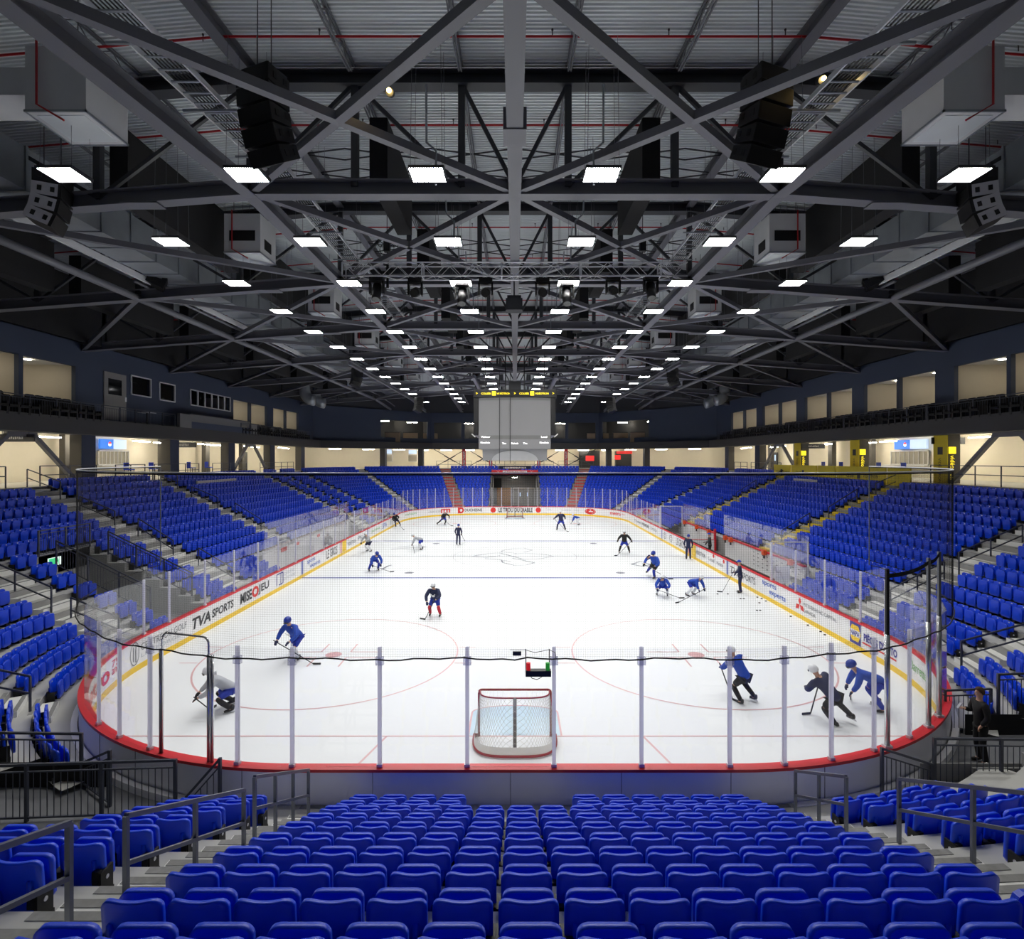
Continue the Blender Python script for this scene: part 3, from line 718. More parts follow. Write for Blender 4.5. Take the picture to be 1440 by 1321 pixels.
# far gate: side walls, header sign, back wall with doors
gx0 = P(GATE, 0, 1)[0].x
for s in (-1, 1):
    mb = MB()
    for k in range(13): mb.box(min(s*gx0, s*(gx0+.12)), max(s*gx0, s*(gx0+.12)), YE+RIS[k], YE+RIS[k+1], .262, ZR[k]+.9)
    struct(mb.build('wall_gate_'+('left' if s < 0 else 'right'), 'grey_panel'))
yb = YE+DCON+.3
struct(MB().box(-gx0, gx0, yb, yb+.1, .262, ZC-.02).build('wall_gate_back', 'grey_panel'))
tag(MB().box(-.35, .35, -.06, .06, -.04, .04).build('gate_fill_light', 'linear', None, (0, YE+RIS[12], ZR[12]-.3)), 'added fill light brightening the inside of the far gate', 'lamp')  # made-up fill light, added to brighten the inside of the gate
struct(MB().box(-gx0, gx0, YE+RIS[13], yb, ZR[12]-.12, ZR[12]-.02).build('ceiling_gate', 'steel_dark'))
hs = thing('header_sign', 'red banner with white panel above the far end gate', 'sign', (0, YE+RIS[11], 0))
ZS0 = H-(667-HY)*(YE+RIS[11])/F; ZS1 = H-(661-HY)*(YE+RIS[11])/F
MB().box(-gx0-.1, gx0+.1, -.06, 0, ZS0, ZS1).build('banner', 'cap_red', hs)
MB().box(-1.75, 1.75, -.075, -.06, ZS0+.04, ZS1-.12).build('white_panel', 'sign_white', hs)
blur_marks(14, 'lettering', 'cap_red', (0, -.078, (ZS0+ZS1)/2-.04), (1,0,0), (0,0,1), .3, 3.2, hs)
for q_ in (-2.4, 2.4): MB().bar((q_-.22,-.07,ZS0+.08), (q_+.22,-.07,ZS1-.08), .1, .02).bar((q_+.22,-.07,ZS0+.08), (q_-.22,-.07,ZS1-.08), .1, .02).build('white_mark', 'sign_white', hs)
gd = thing('gate_portal', 'white steel frame around the far gate opening', 'door frame', (0, YE+2.0, 0))
zg = H-(669.5-HY)*(YE+RIS[11])/F
for s in (-1, 1): MB().box(s*gx0-.06-.06*s, s*gx0+.06-.06*s, 9.0, 9.12, .262, zg).build('upright', 'frame_white', gd)
MB().box(-gx0, gx0, 9.0, 9.12, zg-.1, zg+.05).build('lintel', 'frame_white', gd)
dr = thing('double_door', 'grey double doors with two narrow lit windows deep in the far gate', 'door', (1.35, yb-.05, .262))
for s in (-1, 1):
    dl = MB().box(s*.75-.72, s*.75+.72, -.05, 0, 0, 2.5).build('door_leaf', 'door_grey', dr)
    MB().box(s*.55-.07, s*.55+.07, -.06, -.05, 1.3, 1.9).build('window', 'screen_light', dl)
MB().box(-1.6, 1.6, -.06, 0, 2.5, 2.62).build('lintel', 'frame_white', dr)
MB().box(-1.66, -1.54, -.08, 0, 0, 2.62).box(1.54, 1.66, -.08, 0, 0, 2.62).build('jamb', 'frame_white', dr)
wp = thing('plywood_sheets', 'tan plywood sheets leaning at the back of the far gate', 'plywood', (-1.5, yb-.1, .262)); MB().box(-1.2, .9, -.08, 0, 0, 2.6).build('sheet', 'wood', wp)
tag(MB().box(-3.1, -2.0, -.2, 0, 2.9, 4.3).build('black_curtain', 'black_fabric', None, (0, yb-.1, 0)), 'black curtain hung in the upper left of the far gate', 'curtain')
kb = MB(); kb.bar((-2.9, yb-.2, 3.0), (0, yb-.2, 4.4), .12, .06).bar((2.9, yb-.2, 3.0), (0, yb-.2, 4.4), .12, .06)
tag(kb.build('steel_brace', 'steel_frame'), 'grey steel chevron brace above the far gate doors', 'brace')

# ---------------------------------------------------------------- seats
def seat_shell(mb, w_, z0, z1, yb_, th, r, tilt, cup, nx=10, nz=7, lip=0.0):
    zs = [z0+(z1-z0)*(1-math.cos(PI*.5*j/nz)) if False else z0+(z1-z0)*j/nz for j in range(nz+1)]
    zs = sorted(set(zs[:-1]+[z1-r*.6, z1-r*.3, z1-r*.1, z1])); n2 = len(zs)
    F_, Bk = [], []
    for z in zs:
        hw_ = w_/2
        if z > z1-r: hw_ = w_/2-r+math.sqrt(max(0, r*r-(z-(z1-r))**2))
        if z < z0+r*.6: hw_ = w_/2-r*.6+math.sqrt(max(0, (r*.6)**2-(z0+r*.6-z)**2))
        for i in range(nx+1):
            x = -hw_+2*hw_*i/nx; y = yb_+tilt*(z1-z)+cup*(2*x/w_)**2
            dip = -.018*(1-(2*x/w_)**2) if (lip and z > z1-r*.8) else 0
            F_.append((x, y+th, z+dip)); Bk.append((x, y, z+dip))
    W = nx+1; fs = []
    for j in range(n2-1):
        for i in range(nx):
            a = j*W+i; fs.append((a+1, a, a+W, a+W+1)); b = a+n2*W; fs.append((b, b+1, b+W+1, b+W))
    o = n2*W
    for i in range(nx): fs.append(((n2-1)*W+i+1, (n2-1)*W+i, o+(n2-1)*W+i, o+(n2-1)*W+i+1)); fs.append((i, i+1, o+i+1, o+i))
    for j in range(n2-1):
        fs.append((j*W, (j+1)*W, o+(j+1)*W, o+j*W) if False else (j*W, o+j*W, o+(j+1)*W, (j+1)*W)); a = j*W+nx; fs.append((a, a+W, o+a+W, o+a))
    mb.add(F_+Bk, fs)
def seat_proto(wf):                                       # local frame: back plane at y=0, facing +y, floor at z=0
    bk = MB(); seat_shell(bk, wf, .13, .655, 0.0, .045, .085, .08, .035, lip=1)
    bk.box(-.17,-.13,.012,.05,.23,.47); bk.box(.13,.17,.012,.05,.23,.47)
    pn = MB(); seat_shell(pn, wf-.05, .14, .58, .195, .055, .075, .04, .0)
    pn.add([(-.13,.275,.23),(.13,.275,.23),(.13,.267,.46),(-.13,.267,.46)], [(0,1,2,3)])
    st = MB()
    for s in (-1, 1):
        st.box(s*(wf/2+.004)-.016, s*(wf/2+.004)+.016, -.01, .17, .10, .36); st.box(s*(wf/2+.004)-.02, s*(wf/2+.004)+.02, -.05, .18, 0.0, .11)
        st.box(s*(wf/2-.035)-.035, s*(wf/2-.035)+.035, -.02, .03, .24, .38)
    st.box(-wf/2, wf/2, .09, .13, .21, .25)
    pl = MB().box(-.03, .03, .050, .055, .585, .615)
    return bk.mesh('seat_back', 'seat_blue', True), pn.mesh('seat_pan', 'seat_blue_pan', True), st.mesh('seat_stand', 'seat_black'), pl.mesh('number_plate', 'plate_white')
PROTO = {'n': seat_proto(.462), 'w': seat_proto(.505)}
end_disc = MB().tube((0,0,0), (.006,0,0), .022, 14).mesh('row_disc', 'plate_white')
for q_ in PROTO.values():
    for me_ in q_[:2]:
        try:
            me_.shade_auto_smooth = True
        except Exception: pass
def lowpoly():
    mb = MB(); mb.cur = 0
    mb.prism([(-.20,.155),(.20,.155),(.228,.27),(.228,.575),(.205,.63),(.155,.655),(0,.645),(-.155,.655),(-.205,.63),(-.228,.575),(-.228,.27)], 'y', .0, .05)
    mb.prism([(-.14,.14),(.14,.14),(.17,.18),(.193,.49),(.17,.545),(.12,.57),(-.12,.57),(-.17,.545),(-.193,.49),(-.17,.18)], 'y', .19, .25)
    # bevel the shoulders with slanted faces
    mb.cur = 1; mb.box(-.252, -.20, -.04, .17, 0, .32); mb.box(.20, .252, -.04, .17, 0, .32)
    mb.cur = 2; mb.box(-.028, .028, .049, .055, .58, .615)
    return mb
LP = lowpoly()
seats = []                                               # (dist, x, y, z, rz, type, block, row index, seat index, n, end)
def face_rot(n): return math.atan2(n.x, -n.y)            # facing the rink: +y local -> -n
def add_row(block, side, u0, u1, k, kind='n', sp=SP, dmore=0.0):
    D = DR[k]+dmore; us = [u0+(u1-u0)*j/40 for j in range(41)]; pts = [pt(u, D, 0, side) for u in us]
    L = [0]
    for a, b in zip(pts, pts[1:]): L.append(L[-1]+(b-a).length)
    n = int(L[-1]/sp+.12)
    if n < 1: return
    for i in range(n):
        t = (L[-1]-n*sp)/2+sp*(i+.5)
        j = max(0, min(39, next((q for q in range(40) if L[q+1] >= t), 39))); fr_ = (t-L[j])/max(1e-6, L[j+1]-L[j]); u = us[j]+(us[j+1]-us[j])*fr_
        p, nn = P(u, D, side); seats.append((p.x, p.y, ZR[k], face_rot(nn), kind, block, k, i, n, side))
def block(name, side, u0, u1, rows, shrink=None):
    for k in rows: add_row(name, side, u0, u1, k)
# near centre block: straight rows, explicit positions
for k in range(2, 10):
    for i in range(15): seats.append((-3.17+.252+SP*i, Y0-DR[k], ZR[k], 0.0, 'n', 'centre block', k, i, 15, 0))
for k, sp_, xl, xr in ((0, .555, -3.09, 1.034), (1, .562, -3.13, 1.035)):
    for i in range(4): seats.append((xl+sp_*(i+.5), Y0-DR[k], ZR[k], 0.0, 'w', 'centre block left of the gap', k, i, 4, 0))
    for i in range(6): seats.append((xr+sp_*(i+.5), Y0-DR[k], ZR[k], 0.0, 'w', 'centre block right of the gap', k, i, 6, 0))
for k in range(1, 10):
    n = 3 if k < 5 else 5
    for i in range(n): seats.append((-4.36-SP*(i+.5), Y0-DR[k]+.12, ZR[k]+.02, 0.0, 'n', 'left front block', k, n-1-i, n, 0))
def deg(a): return UA+RC*math.radians(a)
def ublk(name, side, f0, f1, rows):
    for k in rows: add_row(name, side, f0(k) if callable(f0) else f0, f1(k) if callable(f1) else f1, k)
ublk('right front block', 1, lambda k: deg(6.6), lambda k: deg(20.5), range(1, 7))
# left stand
def hw_ang(w_, k): return math.degrees(w_/(RC+DR[k]))*math.radians(1)*RC     # aisle half width as u inside the corners
ublk('left tunnel block', -1, deg(33.5), lambda k: deg(59)-hw_ang(.65, k), range(0, 7))
ublk('left corner block', -1, lambda k: deg(59)+hw_ang(.65, k), lambda k: 17.55, range(0, 15))
ublk('left pair block', -1, 19.3, 20.45, range(0, 8))
ublk('left block beyond the opening', -1, 23.7, 25.85, range(0, 8))
ublk('left upper block over the opening', -1, 19.3, 25.85, range(8, 14))
ublk('left second block', -1, 27.7, lambda k: 31.1 if k < 3 else 35.95, range(0, 15)); ublk('left third block', -1, 37.6, 51.4, range(3, 15)); ublk('left fourth block', -1, 53.2, 56.0, range(1, 15))
ublk('left fifth block', -1, 57.0, 60.9, range(1, 15))
# right stand
ublk('right tunnel block', 1, deg(47.5), lambda k: deg(77)-hw_ang(.65, k), range(0, 7))
ublk('right corner block', 1, lambda k: deg(77)+hw_ang(.65, k), 20.3, range(0, 15))
ublk('right second block', 1, 22.0, lambda k: 26.4 if k < 3 else 32.9, range(0, 14)); ublk('right third block', 1, 34.4, 47.7, range(3, 14)); ublk('right fourth block', 1, 49.6, 60.9, range(1, 15))
for s, nm in ((-1, 'left'), (1, 'right')):
    ublk(f'far {nm} corner block', s, 62.2, lambda k: UC+RC*math.radians(36)-hw_ang(.7, k), range(0, 15))
    ublk(f'far {nm} block', s, lambda k: UC+RC*math.radians(36)+hw_ang(.7, k), lambda k: UC+RC*math.radians(73)-hw_ang(.75, k), range(0, 15))
    ublk(f'far {nm} block by the gate', s, lambda k: UC+RC*math.radians(73)+hw_ang(.75, k), GATE-.15, range(0, 13))
    ublk(f'far {nm} block over the gate', s, lambda k: UC+RC*math.radians(73)+hw_ang(.75, k), UE-.9, range(13, 15))
# nothing stands in the corridors or right behind the camera
seats = [q for q in seats if not (q[9] and in_corr(q[9], Vector((q[0], q[1], 0))))]
def vis(q):
    d = q[1]
    if d < 1.2: return False
    px = CX+F*q[0]/d; py = HY+F*(H-q[2]-.8)/d; return -30 < px < 1470 and py < 1335
near_s = sorted([q for q in seats if vis(q)], key=lambda q: (Vector((q[0], q[1], q[2]+.5-H))).length)[:300]
ns = set(id(q) for q in near_s)
rest = [q for q in seats if id(q) not in ns and q[1] > 1.2 and abs(q[0])/q[1] < 1.35]
def seat_label(q):
    k, i, n, b = q[6], q[7], q[8], q[5]
    return f'blue folding seat, {ordw(i+1)} from left, {ordw(k+1)} row up, {b}'
for q in near_s:
    x, y, z, rz, kind, b, k, i, n, sd = q
    i2 = i
    if sd > 0: i2 = n-1-i if False else i
    q = q[:7]+(i2,)+q[8:]
    t = thing('stadium_seat', seat_label(q), 'seat', (x, y, z), rz, 'blue folding stadium seats')
    bk, pn, st, pl = PROTO[kind]
    for nm_, me_ in (('seat_back', bk), ('seat_pan', pn), ('seat_stand', st), ('number_plate', pl)):
        o = bpy.data.objects.new(nm_, me_); COL.objects.link(o); o.parent = t
    if i in (0, n-1):
        for sg in ([-1] if i == 0 else [1]):
            o = bpy.data.objects.new('row_disc', end_disc); COL.objects.link(o); o.parent = t; o.location = (sg*.252+(-.006 if sg < 0 else 0), .08, .27)
V, Fc, Mi = [], [], []
for x, y, z, rz, *_ in rest:
    c, s_ = math.cos(rz), math.sin(rz); o = len(V)
    V += [(x+c*a-s_*b, y+s_*a+c*b, z+h_) for a, b, h_ in LP.v]; Fc += [tuple(i+o for i in f) for f in LP.f]; Mi += LP.m
mb = MB(); mb.v, mb.f, mb.m = V, Fc, Mi
o = mb.build('stadium_seats', ['seat_blue', 'seat_black', 'plate_white'])
tag(o, 'thousands of blue folding seats filling the stands around the rink', 'seats', None, 'stuff')
# ---------------------------------------------------------------- aisle steps and handrails
def aisle(side, uc, wd, rows, m, ang=False):
    mb = MB()
    for k in rows:
        if k+1 >= NR+1: continue
        zt = (ZR[k]+(ZR[k+1] if k+1 < NR else ZC))/2; D1 = RIS[k+1]; D0 = D1-.38
        p0, n = P(uc, D0, side); p1, n = P(uc, D1, side); t = Vector((-n.y, n.x, 0)); R = Matrix((t, n, (0,0,1))).transposed()
        mb.obox((p0+p1)/2+Vector((0,0,(zt+ZR[k])/2)), wd/2, .19, (zt-ZR[k])/2, R)
        # painted front edge on the tread itself
        if m != 'step_light':
            q0 = (P(uc, RIS[k]+.2, side)[0]); mb.obox(q0+Vector((0,0,ZR[k]+.006)), wd/2, .19, .006, R)
    struct(mb.build('trim_aisle_steps', m))
    nz = MB()
    for k in rows:
        zt = (ZR[k]+(ZR[k+1] if k+1 < NR else ZC))/2
        for Dn, zz in ((RIS[k+1]-.38, zt), (RIS[k], ZR[k])):
            p0, n = P(uc, Dn+.055, side); t = Vector((-n.y, n.x, 0)); R = Matrix((t, n, (0,0,1))).transposed()
            nz.obox(p0+Vector((0,0,zz+.003)), wd/2*.97, .05, .004, R)
    if m == 'step_light': struct(nz.build('trim_nosing', 'nosing'))
aisle(-1, 3.73, 1.05, range(0, 11), 'step_light'); aisle(1, 4.95, 1.0, range(0, 10), 'step_light')
aisle(-1, deg(59), 1.15, range(0, 12), 'step_light'); aisle(-1, 18.45, 1.5, range(0, 14), 'step_light'); aisle(-1, 26.8, 1.6, range(0, 15), 'step_light')
aisle(-1, 36.8, 1.4, range(3, 15), 'step_light'); aisle(-1, 52.3, 1.5, range(0, 15), 'step_light')
aisle(1, deg(77), 1.15, range(0, 12), 'step_light'); aisle(1, 21.15, 1.5, range(0, 14), 'step_light')
aisle(1, 33.65, 1.3, range(3, 15), 'step_yellow'); aisle(1, 48.6, 1.5, range(3, 15), 'step_yellow'); aisle(1, 61.5, 1.1, range(0, 15), 'step_light'); aisle(-1, 61.5, 1.1, range(0, 15), 'step_light')
for s in (-1, 1):
    aisle(s, UC+RC*math.radians(36), 1.2, range(0, 15), 'step_light'); aisle(s, UC+RC*math.radians(73), 1.3, range(0, 15), 'step_red')
def floor_z(side, u, D):
    z = .262
    for k in range(NR):
        if D >= RIS[k]: z = ZR[k]
    if D >= DCON: z = ZC
    return z
def handrail(side, u, D0, D1, npost, label, hgt=.92, end_drop=False, m='rail'):
    p0, p1 = P(u, D0, side)[0], P(u, D1, side)[0]; z0, z1 = floor_z(side, u, D0), floor_z(side, u, D1)
    r = thing('handrail', label, 'handrail', (p0.x, p0.y, z0), 0, 'aisle handrails'); q0 = Vector((0,0,0)); q1 = Vector((p1.x-p0.x, p1.y-p0.y, z1-z0))
    MB().bar(q0+Vector((0,0,hgt)), q1+Vector((0,0,hgt)), .046, .046).build('top_rail', m, r)
    MB().bar(q0+Vector((0,0,hgt*.52)), q1+Vector((0,0,hgt*.52)), .042, .04).build('mid_rail', m, r)
    for k in range(npost):
        t = k/(npost-1); q = q0.lerp(q1, t); zf = floor_z(side, u, D0+(D1-D0)*t)-z0
        MB().bar((q.x, q.y, zf), (q.x, q.y, q.z+hgt), .044, .044).build('post', m, r)
    return r
UL = 3.73
handrail(-1, UL, 6.65, 8.7, 2, 'grey handrail at the bottom left corner of the picture', .95)
handrail(-1, UL, 3.62, 5.96, 3, 'long grey handrail in the left front aisle, middle of three', .95)
handrail(-1, UL, 1.2, 3.3, 4, 'grey handrail at the foot of the left front aisle', .95)
handrail(1, 5.2, 3.35, 5.7, 3, 'long grey handrail in the right front aisle', .92)
handrail(1, 5.0, 1.2, 2.6, 3, 'grey handrail at the foot of the right front aisle', .92)
hr = 0
for side, u, segs, nm in ((-1, deg(57), ((1.2, 2.6), (3.2, 4.8)), 'left corner aisle'), (-1, 18.0, ((1.2, 2.9), (3.6, 6.2), (9.6, 12.0)), 'aisle by the left opening'), (-1, 26.8, ((1.5, 3.3), (4.6, 6.4), (7.6, 9.4), (10.4, 12.1)), 'second left aisle'),
        (-1, 36.8, ((4.6, 6.4), (7.6, 9.4), (10.4, 12.1)), 'third left aisle'), (-1, 52.3, ((3, 5), (7.0, 9.0)), 'fourth left aisle'),
        (1, deg(75.2), ((1.2, 2.9), (3.4, 5.2)), 'right corner aisle'), (1, 20.9, ((2.4, 4.6), (5.2, 7.8)), 'first right aisle'), (1, 33.65, ((4.0, 5.8), (7.0, 8.8), (10.0, 11.8)), 'yellow right aisle'), (1, 48.6, ((4.0, 5.8), (7.0, 8.8), (10.0, 11.8)), 'second yellow aisle')):
    for j, (a, b) in enumerate(segs): handrail(side, u, a, b, 2 if b-a < 2 else 3, f'dark handrail in the {nm}, {ordw(j+1)} from the ice', .92, m='rail_dark')
def picket(name_, p0, p1, h0, h1, label, group='picket guard railings', zb0=.08, n=None, m='rail_dark', posts=None, cat='railing'):
    p0, p1 = Vector(p0), Vector(p1); r = thing('picket_railing', label, cat, p0, 0, group); d = p1-p0; L = d.length; n = n or max(2, int(L/.125)); up = Vector((0,0,1))
    MB().bar(up*h0, d+up*h1, .045, .045).build('top_rail', m, r); MB().bar(up*zb0, d+up*zb0, .035, .03).build('bottom_rail', m, r); MB().bar(up*(h0-.14), d+up*(h1-.14), .03, .025).build('mid_rail', m, r)
    mb = MB()
    for k in range(1, n): t = k/n; q = d*t; mb.tube(q+up*zb0, q+up*(h0+(h1-h0)*t-.14), .009, 5, caps=False)
    mb.build('pickets', m, r)
    for k in range((posts or 2)): q = d*(k/((posts or 2)-1)); MB().bar(q, q+up*(h0+(h1-h0)*k/((posts or 2)-1)+.02), .055, .055).build('post', m, r)
    return r
def fl(px, py, z): return on_floor(px, py, z)
# left corridor rails
picket('', (-6.65, 11.0, .262), (-10.8, 10.75, .262), 1.1, 1.1, 'dark picket railing along the near side of the left corridor', posts=4)
picket('', (-9.3, 12.05, .262), (-13.2, 12.15, .262), 1.1, 1.1, 'dark picket railing in front of the left tunnel seats', posts=3)
picket('', (-9.25, 12.0, .262), (-8.15, 11.3, .262), .5, 1.12, 'short sloping picket rail by the left boards', posts=2)
picket('', (-6.5, 10.95, .262), (-5.75, 10.95, .262), .3, 1.15, 'sloping picket gate beside the left front seats', posts=2)
# right corridor rails
picket('', (8.85, 11.85, .262), (13.0, 11.75, .262), 1.1, 1.1, 'dark picket railing along the near side of the right corridor', posts=4)
picket('', (8.8, 11.85, .262), (7.45, 11.4, .262), .55, 1.12, 'sloping picket rail running down to the right boards', posts=2)
picket('', (10.95, 14.3, .262), (12.2, 14.4, .262), 1.1, 1.1, 'short picket gate behind the man with the phone', posts=2)
picket('', (12.35, 14.35, .5), (15.4, 14.6, .5), 1.25, 1.25, 'dark picket railing in front of the right tunnel seats', posts=3)
# rails around the left stand opening
a, b = pt(VOM[0], RIS[8], ZR[8], -1), pt(VOM[1], RIS[8], ZR[8], -1)
picket('', a, b, 1.05, 1.05, 'picket railing above the green exit sign', posts=3)
for uu, nm in ((VOM[0]-.08, 'near'), (VOM[1]+.08, 'far')):
    for (ka, kb) in ((2, 7),):
        a, b = pt(uu, RIS[ka], ZR[ka], -1), pt(uu, RIS[kb], ZR[kb], -1); picket('', a, b, 1.05, 1.05, f'sloping picket railing on the {nm} side of the left stand opening', posts=4)
# ================================================================= THE ROOF
BAY = 8.5; YT = [16.6+BAY*k for k in range(7)]; ZM, ZE_ = 14.99, 13.64; XJ = 7.79; XW = 25.8; XL2 = 16.8
YTL = YT[-1]
def zb(x, y):                                          # height of the bottom-chord plane
    z = ZM-(ZM-ZE_)/(XW-XJ)*max(0, abs(x)-XJ)
    return z-.1*max(0, YT[0]-y)-.06*max(0, y-YTL)
def ztp(x, y):                                         # height of the top-chord plane
    return 18.25-.085*max(0, abs(x)-XJ)-.10*max(0, YT[0]-y)-.10*max(0, y-YTL)
# corrugated steel deck
prof = []; pitch = .152; yy = -2.5
while yy < 86:
    prof += [(yy, 0), (yy+.06, 0), (yy+.078, .05), (yy+.134, .05)]; yy += pitch
for nm, xs in (('left', (-27, -XJ)), ('centre', (-XJ, XJ)), ('right', (XJ, 27))):
    mb = MB()
    A = [Vector((xs[0], y, ztp(xs[0], y)+.62+dz)) for y, dz in prof]; Bp = [Vector((xs[1], y, ztp(xs[1], y)+.62+dz)) for y, dz in prof]
    mb.strip(A, Bp); struct(mb.build(f'ceiling_deck_{nm}', 'deck'))
struct(MB().add([(-27,-2.5,18.3),(27,-2.5,18.3),(27,86,18.3),(-27,86,18.3)], [(0,1,2,3)]).build('ceiling_roof', 'black', None, (0,0,1.2)))
# transverse trusses
XV = [1.57, 4.72, XJ, 12.3, XL2, 21.3]
for k, y in enumerate(YT):
    t = thing('roof_truss', f'grey steel roof truss spanning the hall, {ordw(k+1)} from the near end', 'roof truss', (0, y, 0), 0, 'roof trusses across the hall')
    def q(x, z): return Vector((x, 0, z))
    hb, wb = .46, .42
    mb = MB(); zc_ = hb/2
    mb.ibeam(q(-XJ, zb(XJ, y)+zc_), q(XJ, zb(XJ, y)+zc_), wb, hb)
    for s in (-1, 1): mb.ibeam(q(s*XJ, zb(XJ, y)+zc_), q(s*(XW+.2), zb(XW, y)+zc_), wb, hb)
    mb.build('bottom_chord', 'steel_frame', t)
    mb = MB(); mb.ibeam(q(-XJ, ztp(0, y)+.2), q(XJ, ztp(0, y)+.2), .42, .42)
    for s in (-1, 1): mb.ibeam(q(s*XJ, ztp(XJ, y)+.2), q(s*(XW+.2), ztp(XW, y)+.2), .42, .42)
    mb.build('top_chord', 'steel_dark', t)
    for s in (-1, 1):
        for x in XV: MB().bar(q(s*x, zb(x, y)+.3), q(s*x, ztp(x, y)+.1), .2, .2).build('vertical', 'steel_dark', t)
        lv = [0]+XV
        for a, b, top_at_b in ((0, 1.57, True), (1.57, 4.72, True), (4.72, XJ, False), (XJ, 12.3, False), (12.3, XL2, True), (XL2, 21.3, False), (21.3, XW, True)):
            za, zbb = (zb(a, y)+.3, ztp(b, y)+.1) if top_at_b else (ztp(a, y)+.1, zb(b, y)+.3)
            MB().bar(q(s*a, za), q(s*b, zbb), .11, .11).build('diagonal', 'steel_dark', t)
        MB().box(s*(XJ+3.2)-.55, s*(XJ+3.2)+.55, -.23, .23, zb(XJ+3.2, y)-.02, zb(XJ+3.2, y)+.0).build('splice_plate', 'steel_frame', t)
# longitudinal beams
def lbeam(x, y0, y1, wd, ht, label, m='steel_frame', dz=0.0, round_=False, name='longitudinal_beam'):
    t = thing(name, label, 'steel beam', (x, y0, 0)); mb = MB(); ys = [y0]+[y for y in YT if y0+.1 < y < y1-.1]+[y1]
    for a, b in zip(ys, ys[1:]):
        A, Bp = Vector((0, a-y0, zb(x, a)+dz)), Vector((0, b-y0, zb(x, b)+dz))
        if round_: mb.tube(A, Bp, wd/2, 10)
        else: mb.ibeam(A, Bp, wd, ht)
    mb.build('beam', m, t, smooth=round_); return t
for s, nm in ((-1, 'left'), (1, 'right')):
    lbeam(s*XJ, -1.2, 83, .40, .42, f'strong grey steel beam running the length of the roof, inner {nm}', dz=.2)
    lbeam(s*XL2, 16, 76, .30, .3, f'round grey steel pipe beam along the outer {nm} roof', dz=.1, round_=True)
    t = lbeam(s*(XL2-.55), 24, 76, .14, .3, f'thin pale pipe beside the outer {nm} pipe beam', dz=.5, round_=True); 
    lbeam(s*12.4, 42, 78, .24, .3, f'grey steel beam over the outer lamps of the far {nm} half', dz=-.2)
    lbeam(s*3.75, 50.6, 80, .3, .3, f'grey steel beam just {nm} of the scoreboard in the far roof', dz=-.3)
    t = thing('top_beam', f'dark steel beam under the deck along the inner {nm} joint line', 'steel beam', (s*XJ, 0, 0))
    mb = MB(); ys = [-1]+YT+[82]
    for a, b in zip(ys, ys[1:]): mb.ibeam((0, a, ztp(XJ, a)+.42), (0, b, ztp(XJ, b)+.42), .34, .4)
    mb.build('beam', 'steel_frame', t)
t = lbeam(0, -1.2, 83, .36, .4, 'grey steel beam running down the centre line of the roof', dz=.2)
MB().box(-.26, .26, 13.6, 14.3, zb(0, 12.6)-.05, zb(0, 12.6)+.45).build('splice_joint', 'steel_frame', t)
# plan bracing between the bottom chords
yb_ = [YT[0]-BAY]+YT
for k, (a, b) in enumerate(zip(yb_, yb_[1:])):
    for s, nm in ((-1, 'left'), (1, 'right')):
        for j, (xa, xb, w_) in enumerate(((0, XJ, 'inner'), (XJ, 0, 'inner'), (XJ, XL2, 'outer'), (XL2, XJ, 'outer'), (XL2, XW, 'wall'))):
            if k == 0 and xa > 8: continue
            if w_ != 'inner' and k % 2 == 1 and j in (2,): continue
            p0, p1 = Vector((s*xa, a, zb(xa, a)+.18)), Vector((s*xb, b, zb(xb, b)+.18))
            o = MB().bar(Vector((0,0,0)), p1-p0, .2, .2).build('steel_brace', 'steel_frame', None, p0)
            tag(o, f'slanting grey steel brace, {w_} {nm} part of {ordw(k+1)} roof bay, {"toward" if xa < xb else "away from"} the wall', 'brace', 'slanting braces between the roof trusses')
# open-web joists under the deck
nj = 0
for x in (-23.6, -20.4, -14.6, -11, -4.72, -1.57, 1.57, 4.72, 11, 14.6, 20.4, 23.6):
    for k, (a, b) in enumerate(zip([-1.0]+YT, YT+[82])):
        if abs(x) > 10 and k > 4: continue
        r = thing('roof_joist', f'open web steel joist under the deck, {abs(x):.0f} metres {"left" if x < 0 else "right"}, {ordw(k+1)} bay', 'joist', (x, a, 0), 0, 'open web joists under the deck')
        za, zc2 = ztp(x, a)+.55, ztp(x, b)+.55; L = b-a
        MB().bar((-.04, .1, za), (-.04, L-.1, zc2), .04, .05).bar((.04, .1, za), (.04, L-.1, zc2), .04, .05).build('top_chord', 'steel_frame', r)
        MB().bar((-.04, .5, za-.42), (-.04, L-.5, zc2-.42), .04, .05).bar((.04, .5, za-.42), (.04, L-.5, zc2-.42), .04, .05).build('bottom_chord', 'steel_frame', r)
        mb = MB(); n = int(L/.62)
        for j in range(n):
            t0, t1 = (j)/n, (j+1)/n; u0 = Vector((0, t0*L, za+(zc2-za)*t0-(.42 if j % 2 else 0))); u1 = Vector((0, t1*L, za+(zc2-za)*t1-(0 if j % 2 else .42))); mb.bar(u0, u1, .025, .025)
        mb.build('web', 'steel_frame', r)
# thin cross bracing rods between joists
for k, y in enumerate([11, 20.8, 22.2, 29.3, 30.7, 37.8]):
    mb = MB(); z = ztp(0, y)+.5
    for a in range(-3, 3):
        x0, x1 = 3.15*a+1.57*0, 3.15*(a+1); mb.bar((x0, 0, z), (x1, 0, z-.42), .04, .04).bar((x0, 0, z-.42), (x1, 0, z), .04, .04)
    tag(mb.build('bridging_rods', 'steel_dark', None, (0, y, 0)), f'crossed thin bridging rods between the joists, {ordw(k+1)} line from the near end', 'bracing rods', 'bridging rods between joists')
